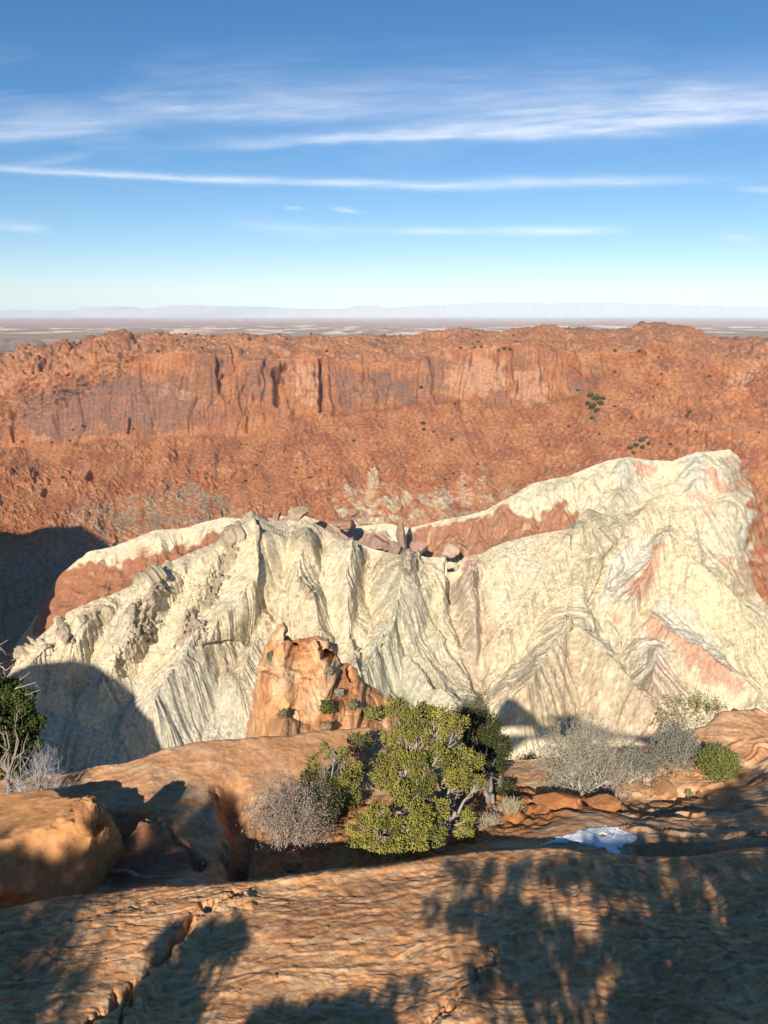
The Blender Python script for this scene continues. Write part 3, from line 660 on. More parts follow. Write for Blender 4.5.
# --- snow patch lying in the hollow
sp = [(540, 845), (562, 837), (578, 832), (592, 828.5), (606, 827), (616, 827.5), (625, 831), (634, 834.5), (638, 838.5), (632, 843), (622, 846), (617, 848.5), (620, 853), (625, 857), (617, 856.5), (608, 852.5), (602, 848), (592, 846), (580, 843.5), (566, 842), (552, 843.5)]
X_, Y_, P_, xs_ = BENCH; PX, PY = _proj_cache(BENCH)
# refine the surface patch around the snow
sel_j = np.where((xs_ > 530) & (xs_ < 648))[0]; sub = P_[:, sel_j]; sx_, sy_ = PX[:, sel_j], PY[:, sel_j]
rsel = np.where((sy_[:, len(sel_j)//2] > 815) & (sy_[:, len(sel_j)//2] < 868))[0]; sub = sub[rsel]
def up2(A):
    for ax in (0, 1):
        A = np.repeat(A, 2, ax).astype(float); sl = [slice(None)]*3; sl2 = [slice(None)]*3; sl3 = [slice(None)]*3
        sl[ax] = slice(1, -1, 2); sl2[ax] = slice(0, -2, 2); sl3[ax] = slice(2, None, 2)
        A[tuple(sl)] = (A[tuple(sl2)]+A[tuple(sl3)])/2
    return A
sub = up2(up2(sub)); ux, uy = project(sub)
mk = poly(ux+fbm(ux/5, uy/3, 3, 71)*1.6, uy+fbm(ux/6, uy/4, 3, 72)*1.2, sp, 2.4)*(1-poly(ux, uy, [(598, 836), (603, 834), (607, 836), (602, 838)], 1.0))
sub[..., 2] += sst(.35, 1, mk)**.7*.009+.001
keep = (mk[:-1, :-1] > .4) & (mk[1:, 1:] > .4)
sm_, nt_, b_ = new_mat('old_snow'); b_.inputs['Base Color'].default_value = (.80, .78, .75, 1); b_.inputs['Roughness'].default_value = .6; b_.inputs['Subsurface Weight'].default_value = .15; b_.inputs['Subsurface Radius'].default_value = (.02, .02, .03)
tag(mesh_np('snow_patch', sub, grid_faces(*sub.shape[:2], keep=keep), sm_), 'thin patch of old white snow lying in shade on the sandstone', 'snow')
# ================================================================= ROCKS AND PLANTS
def hash3(i, j, k, s):
    h = (i*73856093) ^ (j*19349663) ^ (k*83492791) ^ (s*2654435761)
    h = (h ^ (h >> 13))*1274126177 & 0xffffffff
    return ((h ^ (h >> 16)) & 0xffff)/65535.0-.5
def vnoise3(p, s=0):
    p = np.asarray(p, float); i = np.floor(p).astype(np.int64); f = p-i; f = f*f*(3-2*f); o = 0
    for a in (0, 1):
        for b in (0, 1):
            for c in (0, 1):
                w_ = (f[..., 0] if a else 1-f[..., 0])*(f[..., 1] if b else 1-f[..., 1])*(f[..., 2] if c else 1-f[..., 2])
                o = o+w_*hash3(i[..., 0]+a, i[..., 1]+b, i[..., 2]+c, s)
    return o
def fbm3(p, octs=5, s=0, gain=.5):
    t = 0; a = 1
    for o in range(octs):
        t = t+a*vnoise3(p, s+o); p = p*2.03+1.7; a *= gain
    return t
import bmesh
def ico(sub):
    bm = bmesh.new(); bmesh.ops.create_icosphere(bm, subdivisions=sub, radius=1)
    v = np.array([x.co[:] for x in bm.verts]); f = np.array([[q.index for q in x.verts] for x in bm.faces]); bm.free()
    return v, f
def rcuts(seed, n=7, lo=.62, hi=.86):
    g = np.random.default_rng(seed); o = []
    for _ in range(n):
        d = g.normal(size=3); d /= np.linalg.norm(d); o.append((d[0], d[1], d[2], g.uniform(lo, hi)))
    return o
def rock(name, c, r, mat, base, dark, sub=6, box=.55, rough=.10, seed=0, rot=0.0, cuts=(), parent=None, fine=1.0, smooth=True):
    """a weathered block: a rounded box, worn by noise, with facets and chips"""
    v, f = ico(sub)
    m = np.max(np.abs(v), 1, keepdims=True); v = v*(1-box)+v/m*box
    n = fbm3(v*1.4+seed, 3, seed)*rough*2.2
    n = n+(np.abs(fbm3(v*3.2+seed, 3, seed+9))*-rough*1.1)+fbm3(v*9+seed, 4, seed+20)*rough*.28*fine+fbm3(v*30+seed, 3, seed+30)*rough*.06*fine
    lay = (v[:, 2]*7+fbm3(v*2, 2, seed+5)*1.5); n = n+(np.abs(lay-np.round(lay))-.25)*rough*.12
    v = v*(1+n[:, None])
    for (dx, dy, dz, cut) in cuts:
        d = np.array([dx, dy, dz])/math.sqrt(dx*dx+dy*dy+dz*dz); s_ = v@d
        v = v-np.maximum(s_-cut-fbm3(v*4, 3, seed+40)*.03, 0)[:, None]*d*.93
    co, si = math.cos(rot), math.sin(rot); v = v*np.array(r)
    v = np.stack([v[:, 0]*co-v[:, 1]*si, v[:, 0]*si+v[:, 1]*co, v[:, 2]], 1)
    k = sst(-.2, .4, fbm3(v/np.max(r)*4+seed, 4, seed+50))
    cc = mix(np.broadcast_to(base, v.shape), dark, k*.5)*(1+.25*fbm3(v/np.max(r)*14, 3, seed+60)[:, None])
    o = mesh_np(name, v, f, mat, cc, parent, smooth); o.location = c
    return o
brock = rock_mat('boulder_sandstone', 26, .2, .45, .010)
# big rounded boulder at the left edge
bc = W(22, 868, 4.05)
bo = rock('boulder', bc, (.60, .42, .40), brock, C(.60, .29, .115), C(.46, .20, .08), 7, .34, .11, 3, .12, cuts=((.95, -.25, .1, .84), (-.1, .1, 1, .82), (.5, -.7, .6, .88)), fine=1.9)
tag(bo, 'large rounded orange boulder at the left edge, its top lit and lower half in shade', 'boulder')
sc_ = W(88, 816, 3.93)
tag(rock('rock_flake', sc_, (.085, .05, .105), brock, C(.50, .24, .10), C(.30, .12, .06), 5, .6, .16, 8, -.5, fine=1.5), 'small cracked flake of rock split off the corner of the big orange boulder', 'rock')
# loose stones on the bench
def stone(px, py, w_, h_, lab, seed, surf=None, base=C(.46, .24, .12), d_=.8, grp=None, sub=5, box=.6):
    p = hit(surf or BENCH, px, py); k = p[1]/F*1.12
    o = rock('rock', (p[0], p[1]+w_*k*.2, p[2]+h_*k*.22), (w_*k*.5, w_*k*.5*d_, h_*k*.55), brock, base, base*.7, sub, box, .15, seed, seed*.7, cuts=rcuts(seed), fine=1.6)
    return tag(o, lab, 'rock', grp)
stone(668, 796, 34, 13, 'flat orange rock slab at the foot of the grey-green shrub on the right', 11, base=C(.48, .25, .12))
stone(724, 768, 40, 16, 'layered tan rock beside the green shrub on the right ledge', 12, base=C(.48, .30, .17))
stone(560, 810, 46, 12, 'low orange rock rib in front of the middle grey shrub', 13, base=C(.47, .19, .07), box=.4)
stone(606, 811, 36, 10, 'low orange rock rib on the sand beside the snow patch', 14, base=C(.47, .20, .08), box=.4)
stone(356, 772, 22, 30, 'small upright orange rock behind the two junipers', 15, base=C(.50, .26, .12))
stone(293, 866, 26, 12, 'orange stone under the rounded grey bush', 16, base=C(.46, .21, .09))
stone(650, 762, 30, 14, 'small brown rock block beside the middle grey shrub, on the ledge', 17, base=C(.36, .17, .09))
stone(440, 852, 12, 5, 'pale grey pebble in the shade under the large juniper', 18, base=C(.45, .43, .40))

# ------------------------------------------------------------ plant building
def tubes(S0, S1, R0, R1, sides=4):
    S0 = np.asarray(S0, float); S1 = np.asarray(S1, float); R0 = np.asarray(R0)[:, None, None]; R1 = np.asarray(R1)[:, None, None]
    d = S1-S0; d /= np.linalg.norm(d, axis=1, keepdims=True)+1e-9
    ref = np.where(np.abs(d[:, 2:3]) > .9, np.array([[1., 0, 0]]), np.array([[0, 0, 1.]]))
    a = np.cross(d, ref); a /= np.linalg.norm(a, axis=1, keepdims=True)+1e-9; b = np.cross(d, a)
    th = np.arange(sides)/sides*2*math.pi
    ring = a[:, None]*np.cos(th)[None, :, None]+b[:, None]*np.sin(th)[None, :, None]
    V = np.concatenate([S0[:, None]+ring*R0, S1[:, None]+ring*R1], 1)
    n = len(S0); base = (np.arange(n)*2*sides)[:, None]
    k = np.arange(sides); k1 = (k+1) % sides
    f = np.stack([base+k, base+k1, base+k1+sides, base+k+sides], -1).reshape(-1, 4)
    return V.reshape(-1, 3), f
def twig_mat(name, col, var=.3):
    m, nt, b = new_mat(name); N = nt.nodes; L = nt.links
    at = N.new('ShaderNodeAttribute'); at.attribute_name = 'Col'
    no = N.new('ShaderNodeTexNoise'); no.inputs['Scale'].default_value = 30; tc = N.new('ShaderNodeTexCoord'); L.new(tc.outputs['Object'], no.inputs['Vector'])
    rg = N.new('ShaderNodeMapRange'); rg.inputs['To Min'].default_value = 1-var; rg.inputs['To Max'].default_value = 1+var; L.new(no.outputs['Fac'], rg.inputs['Value'])
    mul = N.new('ShaderNodeVectorMath'); mul.operation = 'SCALE'; L.new(at.outputs['Color'], mul.inputs[0]); L.new(rg.outputs['Result'], mul.inputs['Scale']); L.new(mul.outputs['Vector'], b.inputs['Base Color'])
    return m
M_TWIG = twig_mat('grey_twigs', None); M_BARK = twig_mat('juniper_bark', None); M_LEAF = twig_mat('scale_foliage', None, .25); M_LEAF.node_tree.nodes['Principled BSDF'].inputs['Roughness'].default_value = .6
M_LEAF.node_tree.nodes['Principled BSDF'].inputs['Subsurface Weight'].default_value = 0
def limb(segs, p, q, r0, r1, n=5, wob=.12, rng=None):
    """a crooked limb from p to q, tapering"""
    L_ = np.linalg.norm(q-p); pts = [p+(q-p)*t for t in np.linspace(0, 1, n+1)]
    for i in range(1, n): pts[i] = pts[i]+rng.normal(0, wob*L_/n*1.6, 3)
    for i in range(n):
        segs.append((pts[i], pts[i+1], r0+(r1-r0)*i/n, r0+(r1-r0)*(i+1)/n))
    return pts
def sprigs(centers, dirs, ln, wd, rng):
    """little scale-leaf sprays: three-sided spikes"""
    n = len(centers); d = dirs/(np.linalg.norm(dirs, axis=1, keepdims=True)+1e-9)
    r = rng.normal(size=(n, 3)); a = np.cross(d, r); a /= np.linalg.norm(a, axis=1, keepdims=True)+1e-9; b = np.cross(d, a)
    L_ = ln*rng.uniform(.6, 1.4, (n, 1)); w_ = wd*rng.uniform(.7, 1.3, (n, 1)); mid = centers+d*L_*.45
    v = np.stack([centers, mid+a*w_, mid+(-.5*a+.87*b)*w_, mid+(-.5*a-.87*b)*w_, centers+d*L_], 1)
    base = (np.arange(n)*5)[:, None, None]
    f = base+np.array([[0, 2, 1], [0, 3, 2], [0, 1, 3], [1, 2, 4], [2, 3, 4], [3, 1, 4]])[None]
    return v.reshape(-1, 3), f.reshape(-1, 3)
def tree(name, base, clumps, label, cat, dens=1.0, leaf=C(.20, .20, .045), leaf2=C(.11, .135, .035), bark=C(.26, .21, .17), seed=1, tr=.04, grp=None, sprig=(.019, .0046), stems=3, lean=None, inner=.5):
    """clumps: (center xyz, radius)"""
    rng = np.random.default_rng(seed); base = np.asarray(base, float)
    t = empty(name, base, label, cat, grp)
    segs = []; cs = [np.asarray(c, float) for c, _ in clumps]; mid = np.mean(cs, 0)
    hubs = []
    for s in range(stems):
        c = cs[rng.integers(len(cs))]; q = base+(mid-base)*rng.uniform(.35, .55)+(c-mid)*.35
        pts = limb(segs, base+rng.normal(0, tr*.6, 3)*np.array([1, 1, .1])-np.array([0, 0, .04]), q, tr*rng.uniform(.8, 1.1), tr*.55, 6, .16, rng); hubs += pts[2:]
    LV, LF_, LC_ = [], [], []; off = 0
    for (c, r) in clumps:
        c = np.asarray(c, float); h = min(hubs, key=lambda p: np.linalg.norm(p-c))
        pts = limb(segs, h, c, tr*.38, tr*.12, 5, .15, rng)
        for k in range(int(5+r*60) if r > .05 else 1):
            d = rng.normal(size=3); d /= np.linalg.norm(d); d[2] += .15
            limb(segs, pts[-1-rng.integers(0, 3)], c+d*r*rng.uniform(.6, 1.05), tr*.08+.001, .0012, 3, .2, rng)
        # foliage sub-clumps sit on and inside the rounded clump
        ns = int(max(8, 4600*r*r)); 
        d = rng.normal(size=(ns, 3)); d /= np.linalg.norm(d, axis=1, keepdims=True)
        rad = r*np.where(rng.random(ns) < inner, rng.uniform(.25, .8, ns), rng.uniform(.78, 1.08, ns))
        sc = c+d*rad[:, None]*np.array([1, 1, .92])
        keepm = fbm3(sc*8+seed, 2, seed) > -.18; sc = sc[keepm]; d = d[keepm]; ns = len(sc)
        per = int(34*dens); cr_ = .028
        e = rng.normal(size=(ns, per, 3)); e /= np.linalg.norm(e, axis=2, keepdims=True)
        pos = sc[:, None]+e*cr_*rng.uniform(.2, 1.0, (ns, per, 1)); dr = e*.8+d[:, None]*.8+np.array([0, 0, .35])
        v, f = sprigs(pos.reshape(-1, 3), dr.reshape(-1, 3), sprig[0], sprig[1], rng)
        tone = np.clip(rng.normal(.58, .10)+rng.normal(0, .24, (ns, 1))+rng.normal(0, .14, (ns, per)), 0, 1).reshape(-1)
        col = leaf2+(leaf-leaf2)*tone[:, None]; brn = rng.random(len(tone)) < .05; col[brn] = C(.22, .15, .07)
        LV.append(v); LF_.append(f+off); off += len(v); LC_.append(np.repeat(col, 5, 0))
    S = segs; v, f = tubes([a for a, *_ in S], [b for _, b, *_ in S], [c for *_, c, _ in S], [d for *_, d in S], 5)
    mesh_np('trunk', v-base, f, M_BARK, np.broadcast_to(bark, v.shape)*(1+.3*RNG.random((len(v), 1))-.15), t)
    LV = np.concatenate(LV); mesh_np('crown', LV-base, np.concatenate(LF_), M_LEAF, np.concatenate(LC_), t, smooth=False)
    return t
def bush(name, base, w_, h_, label, cat='shrub', n=60, col=C(.30, .27, .24), seed=1, depth=3, thick=.0026, leafn=0, leafc=C(.16, .17, .07), up=.5, d_=.8, grp=None, spread=1.0, lsize=(.016, .004), kids=4):
    """a twiggy desert shrub: stems fan out from the root and fork again and again"""
    rng = np.random.default_rng(seed); base = np.asarray(base, float); S0, S1, R0, R1 = [], [], [], []
    p = np.repeat(base[None], n, 0)+rng.normal(0, 1, (n, 3))*np.array([w_*.07, w_*.07, 0])
    ph = rng.uniform(0, 2*math.pi, n); tilt = np.abs(rng.normal(0, .62*spread, n)).clip(0, 1.45)
    d = np.stack([np.sin(tilt)*np.cos(ph), np.sin(tilt)*np.sin(ph)*d_, np.cos(tilt)], 1)
    scale = np.array([w_*.5, w_*.5*d_, h_]); ln = np.full(n, .40)*rng.uniform(.7, 1.15, n); rr = np.full(n, thick)
    tips = []
    for lev in range(depth+1):
        for sub_ in range(2):
            d = d+rng.normal(0, .22, d.shape)+np.array([0, 0, .05]); d /= np.linalg.norm(d, axis=1, keepdims=True)
            q = p+d*scale*ln[:, None]*.5; r2 = rr*.82
            S0.append(p); S1.append(q); R0.append(rr); R1.append(r2); p = q; rr = r2
        if lev < depth:
            k = kids if lev < depth-1 else kids
            idx = np.repeat(np.arange(len(p)), k); p = p[idx]; rr = rr[idx]*.72; ln = ln[idx]*rng.uniform(.45, .85, len(idx))
            d = d[idx]+rng.normal(0, .55, (len(idx), 3)); d /= np.linalg.norm(d, axis=1, keepdims=True)
            # keep forks inside a soft dome
            e = (p-base)/scale; inside = (e**2).sum(1) < 1.25*rng.uniform(.6, 1.1, len(e)); p, rr, ln, d = p[inside], rr[inside], ln[inside], d[inside]
        tips.append(p)
    S0, S1 = np.concatenate(S0), np.concatenate(S1); R0, R1 = np.concatenate(R0), np.concatenate(R1)
    S1[:, 2] = np.maximum(S1[:, 2], base[2]-.05*h_)
    v, f = tubes(S0, S1, R0, R1, 3)
    cc = np.repeat(col*(1+.35*rng.normal(size=(len(S0), 1)).clip(-1, 1.4)), 6, 0)
    if not leafn:
        o = mesh_np(name, v-base, f, M_TWIG, cc); o.location = base
        return tag(o, label, cat, grp)
    t = empty(name, base, label, cat, grp)
    mesh_np('branches', v-base, f, M_TWIG, cc, t)
    tp = np.concatenate(tips[-2:]); lv = tp[rng.integers(0, len(tp), leafn)]+rng.normal(0, .012, (leafn, 3))
    v, f = sprigs(lv, rng.normal(size=(leafn, 3))+np.array([0, 0, .6]), lsize[0], lsize[1], rng)
    lc = np.repeat(leafc*(1+.3*rng.normal(size=(leafn, 1)).clip(-1.2, 1.5)), 5, 0)
    mesh_np('foliage', v-base, f, M_LEAF, lc, t, smooth=False)
    return t
def clump_px(lst, d0, ox=0, oy=0, k=1.0):
    """(x px, y px, radius px, depth offset) -> world clumps"""
    out = []
    for x, y, r_, dd in lst:
        x = ox+x*k; y = oy+y*k; r_ = r_*k; d = d0+dd
        out.append((W(x, y, d), r_/F*d*1.16))
    return out

# large juniper in the middle
jb = hit(BENCH, 424, 846)
JD = jb[1]
big = [(460, 125, 30, .10), (500, 172, 34, -.05), (556, 160, 36, .1), (600, 175, 34, .15), (452, 205, 34, .05), (440, 255, 34, -.05), (500, 262, 32, -.15), (556, 232, 38, 0), (608, 262, 36, .1), (648, 258, 24, .2), (662, 312, 24, .15), (612, 322, 26, .1),
       (418, 300, 30, -.1), (462, 340, 32, -.2), (520, 322, 34, -.15), (560, 385, 30, -.15), (505, 398, 34, -.28), (405, 392, 30, -.2), (366, 428, 28, -.15), (392, 468, 30, -.28), (440, 482, 32, -.35), (500, 452, 34, -.35), (548, 452, 26, -.3),
       (622, 440, 26, -.05), (636, 398, 20, 0), (425, 430, 22, -.3), (352, 470, 18, -.15), (585, 300, 22, .0), (475, 180, 24, .05), (530, 130, 22, .15), (462, 420, 24, -.3)]
tree('juniper_tree', jb, clump_px(big, JD+.12, 220, 660, 1/2.56), 'large bright yellow-green juniper with tangled grey limbs on the sandy bench', 'tree', seed=5, tr=.035, leaf=C(.38, .335, .07), leaf2=C(.09, .105, .028), bark=C(.34, .28, .24), dens=.95)
sb = hit(BENCH, 336, 818)
small = [(292, 232, 30, 0), (262, 268, 32, 0), (238, 300, 28, .02), (318, 262, 30, .04), (300, 312, 32, -.05), (335, 322, 26, 0), (268, 345, 28, -.04), (320, 362, 24, -.03), (352, 285, 18, .05), (228, 335, 20, .05), (345, 360, 18, 0)]
tree('juniper_tree', sb, clump_px(small, sb[1]+.12, 220, 660, 1/2.56), 'smaller olive-green juniper to the left of the large one, behind the rounded grey bush', 'tree', seed=9, tr=.022, leaf=C(.32, .28, .07), leaf2=C(.15, .155, .04), bark=C(.30, .25, .22), dens=.9)
tb_ = hit(BENCH, 366, 770)
tree('juniper_sapling', tb_, clump_px([(345, 195, 18, 0), (352, 215, 20, 0), (378, 218, 16, .05), (338, 232, 14, .05), (350, 262, 14, 0)], tb_[1], 220, 660, 1/2.56), 'little yellow-green juniper sapling growing between and behind the two junipers', 'tree', seed=12, tr=.010, leaf=C(.24, .22, .07), leaf2=C(.14, .14, .05), dens=.6, stems=1)
# foliage added for the dark gap behind, shade put into its leaf colour
db = hit(BENCH, 492, 806)
tree('juniper_tree', db, clump_px([(488, 728, 16, .35), (496, 745, 15, .35), (478, 745, 16, .3), (488, 764, 16, .25), (480, 770, 14, .2), (470, 720, 12, .4), (500, 785, 12, .1)], db[1]+.15), 'added dark foliage filling the shaded gap behind the right side of the large juniper', 'tree', seed=21, tr=.02, leaf=C(.08, .095, .03), leaf2=C(.045, .055, .02), dens=.8)
# grey bushes
g1_ = hit(BENCH, 286, 856)
bush('grey_bush', g1_+np.array([0, .10, 0]), .66, .52, 'rounded leafless grey bush on the sand left of the large juniper', n=60, seed=31, col=C(.40, .31, .25), kids=4, thick=.0036, leafn=3500, leafc=C(.33, .27, .2), spread=1.6, d_=.8)
g2_ = hit(BENCH, 484, 832)
bush('dry_grass_tuft', g2_+np.array([.05, .05, 0]), .34, .20, 'low straw-coloured dry grass tuft at the right foot of the large juniper', 'grass tuft', n=420, seed=32, col=C(.42, .36, .25), depth=0, thick=.0016, spread=1.5)
g3_ = hit(BENCH, 532, 800)
bush('sagebrush', g3_+np.array([0, .15, -.02]), .44, .40, 'grey-green twiggy shrub standing next to the dark gap, left part of the shrub row', n=44, seed=33, col=C(.36, .32, .25), thick=.0032, leafn=6000, leafc=C(.19, .19, .11), spread=1.0, kids=4)
g4_ = hit(BENCH, 586, 797)
bush('grey_bush', g4_+np.array([.0, .12, -.02]), .82, .56, 'wide silvery leafless shrub with a bare pointed top in the middle of the shrub row', n=75, seed=34, col=C(.46, .40, .33), kids=4, thick=.0042, leafn=4500, leafc=C(.33, .30, .19), spread=1.5)
g5_ = hit(BENCH, 636, 790)
bush('grey_bush', g5_+np.array([.02, .12, 0]), .50, .30, 'small silvery twiggy shrub at the right end of the shrub row above the snow', n=36, seed=35, col=C(.44, .39, .33), thick=.0034, kids=4, leafn=2500, leafc=C(.23, .22, .16), spread=1.3)
g6_ = hit(BENCH, 688, 778)
bush('sagebrush', g6_+np.array([-.02, .16, 0]), .44, .34, 'blue-grey leafy shrub wrapped round the bright green one on the right ledge', n=50, seed=36, col=C(.38, .35, .30), leafn=5000, leafc=C(.28, .27, .20), spread=1.5)
g7_ = hit(BENCH, 708, 764)
bush('green_shrub', g7_+np.array([.0, -.16, .05]), .34, .19, 'small bright green shrub on the right ledge', n=70, seed=37, col=C(.20, .22, .08), leafn=3200, leafc=C(.24, .25, .07), spread=2.0, lsize=(.020, .004))
g8_ = hit(BENCH, 700, 736)
bush('thin_shrub', g8_+np.array([.05, .3, -.08]), .75, .30, 'thin olive shrub with arching sprays at the brink on the right', n=18, seed=38, col=C(.34, .29, .20), leafn=1500, leafc=C(.30, .27, .12), spread=1.7, kids=3, lsize=(.020, .005))
g9_ = hit(BENCH, 476, 760)
bush('sagebrush', g9_+np.array([0, .3, -.05]), .52, .44, 'grey-olive shrub showing above the dark gap at the brink', n=40, seed=39, col=C(.26, .23, .18), leafn=7000, leafc=C(.20, .19, .11), spread=1.1)
g10 = hit(BENCH, 512, 818)
bush('dry_grass_tuft', g10+np.array([0, .08, 0]), .34, .18, 'pale dry grass tuft in front of the shrub row', 'grass tuft', n=380, seed=40, col=C(.45, .38, .24), depth=0, thick=.0015, spread=1.3)
g11 = hit(BENCH, 690, 797)
bush('dry_grass_tuft', g11+np.array([0, .03, 0]), .14, .10, 'tiny yellow-green grass tuft by the flat rock on the right', 'grass tuft', n=160, seed=41, col=C(.36, .33, .12), depth=0, thick=.0014, spread=1.0)
g12 = hit(BENCH, 318, 836)
bush('sagebrush', g12+np.array([.02, .05, 0]), .34, .34, 'olive twiggy shrub between the rounded grey bush and the large juniper', n=30, seed=42, col=C(.26, .22, .16), leafn=4500, leafc=C(.17, .16, .07), spread=1.1)
# left edge plants
lb = hit(BENCH, 8, 800)
LD = lb[1]
tree('shade_toned_oak_shrub', lb, clump_px([(4, 690, 15, .5), (24, 700, 11, .45), (2, 715, 20, .45), (24, 722, 13, .45), (8, 740, 18, .45), (-14, 705, 20, .4), (30, 745, 10, .45), (4, 764, 18, .4), (-15, 750, 24, .4), (38, 722, 6, .45), (16, 782, 14, .35)], LD), 'dark green leafy shrub at the left edge above the boulder, leaves darkened further for shade', 'shrub', seed=51, tr=.02, leaf=C(.075, .10, .025), leaf2=C(.02, .028, .010), dens=.6, sprig=(.024, .010))  # leaf colours lowered to carry the shade this shrub stands in
lg = hit(BENCH, 38, 796)
bush('dead_bush', lg+np.array([.06, -.14, 0]), .62, .42, 'leafless silver-grey dead bush in front of the dark shrub on the left', n=22, seed=52, col=C(.44, .40, .38), thick=.0055, kids=4, spread=1.5, depth=3)
lt = W(-40, 700, LD+.5)
segs = []; rg_ = np.random.default_rng(5)
for q in [(8, 640), (22, 652), (38, 682), (30, 672), (14, 664), (2, 650), (40, 690), (18, 690)]:
    e_ = W(q[0], q[1], LD+.5+rg_.uniform(-.15, .15)); m_ = lt*.45+e_*.55+rg_.normal(0, .02, 3)
    limb(segs, lt, m_, .012, .006, 4, .2, rg_); pts = limb(segs, m_, e_, .006, .002, 4, .25, rg_)
    for k in range(3): limb(segs, pts[1+k], pts[1+k]+rg_.normal(0, .05, 3)+np.array([.03, 0, .01]), .003, .0012, 3, .3, rg_)
limb(segs, hit(BENCH, -40, 800), lt, .03, .012, 6, .1, rg_)
v, f = tubes([a for a, *_ in segs], [b for _, b, *_ in segs], [c for *_, c, _ in segs], [d for *_, d in segs], 5)
o = mesh_np('dead_branch', v-lt, f, M_TWIG, np.broadcast_to(C(.38, .33, .30), v.shape)); o.location = lt
tag(o, 'bare forked grey branches reaching in from the left edge against the shaded slope', 'dead tree')
# driftwood limb in the trench
segs = []
pts_ = [hit(BENCH, 112, 876)+[0, 0, .03], hit(BENCH, 128, 878)+[0, 0, .05], hit(BENCH, 142, 884)+[0, -.02, .06], hit(BENCH, 158, 883)+[0, 0, .04], hit(BENCH, 178, 880)+[0, 0, .03]]
for i in range(4): limb(segs, np.array(pts_[i]), np.array(pts_[i+1]), .014-.002*i, .012-.002*i, 3, .05, rg_)
v, f = tubes([a for a, *_ in segs], [b for _, b, *_ in segs], [c for *_, c, _ in segs], [d for *_, d in segs], 7)
tag(mesh_np('dead_limb', v, f, M_TWIG, np.broadcast_to(C(.34, .27, .23), v.shape)), 'weathered grey limb lying in the dark gap right of the big boulder', 'dead wood')

# small bushes on the orange outcrop
rg3 = np.random.default_rng(99); protos = []
for i in range(64):
    if i < 42: surf = BENCH; px = rg3.uniform(130, 768); py = rg3.uniform(np.interp(px, [130, 400, 768], [770, 790, 735]), np.interp(px, [130, 400, 600, 768], [876, 850, 824, 850]))
    else: surf = SLABG; px = rg3.uniform(20, 768); py = rg3.uniform(900, 1015)
    p = hit(surf, px, py); sz = rg3.uniform(.007, .020)*(1 if i < 42 else .6)
    if i < 5:
        o = rock('pebble', p, (1, .8, .55), brock, (C(.52, .27, .13), C(.50, .36, .24), C(.40, .20, .10), C(.54, .42, .30), C(.34, .2, .13))[i], C(.3, .16, .09), 3, .5, .16, 200+i, 0, cuts=rcuts(200+i)); protos.append(o)
    else: o = protos[i % 5].copy(); COL.objects.link(o)
    o.scale = (sz, sz, sz); o.location = p+np.array([0, 0, sz*.25]); o.rotation_euler = (0, 0, rg3.uniform(0, 6.28))
    tag(o, 'small loose stone lying on the '+('sandstone bench beyond the gap' if surf is BENCH else 'foreground sandstone slab'), 'stone', 'loose stones on the '+('bench' if surf is BENCH else 'slab'))
k = 0
for px, py, wpx, hpx, c_, lab in [(327, 713, 16, 13, C(.11, .115, .03), 'round dark green bush on the middle of the orange outcrop'), (372, 720, 24, 14, C(.22, .205, .06), 'wide olive bush low on the outcrop beside the large juniper'), (388, 716, 14, 10, C(.22, .20, .07), 'olive bush on the outcrop touching the crown of the large juniper'),
                                 (339, 695, 12, 6, C(.26, .22, .16), 'small grey bush above the dark round bush on the outcrop'), (353, 708, 9, 6, C(.15, .15, .08), 'tiny bush between the two green bushes on the outcrop'), (284, 717, 8, 7, C(.14, .13, .06), 'tiny brown bush low on the left of the outcrop'),
                                 (326, 728, 11, 5, C(.28, .22, .11), 'small straw-coloured bush at the bottom of the outcrop'), (328, 672, 9, 5, C(.22, .18, .11), 'small grey bush just under the dark hollow of the outcrop'), (271, 657, 7, 4, C(.12, .12, .07), 'tiny dark bush on the pale upper left of the outcrop'),
                                 (276, 668, 9, 5, C(.12, .12, .07), 'small dark bush on the left shoulder of the outcrop'), (362, 690, 8, 5, C(.15, .15, .08), 'tiny bush on the right shoulder of the outcrop'), (396, 706, 12, 6, C(.14, .14, .07), 'small bush at the right tip of the outcrop')]:
    p = hit(OUTC, px, py); s_ = p[1]/F*1.08; k += 1
    bush('small_bush', p+np.array([0, 0, -.1]), wpx*s_*1.1, hpx*s_*1.15, lab, n=26, seed=60+k, col=C(.14, .12, .09), thick=.03, leafn=520, leafc=c_, lsize=(.55, .16), spread=1.2, kids=3, depth=2, grp='bushes on the orange outcrop')
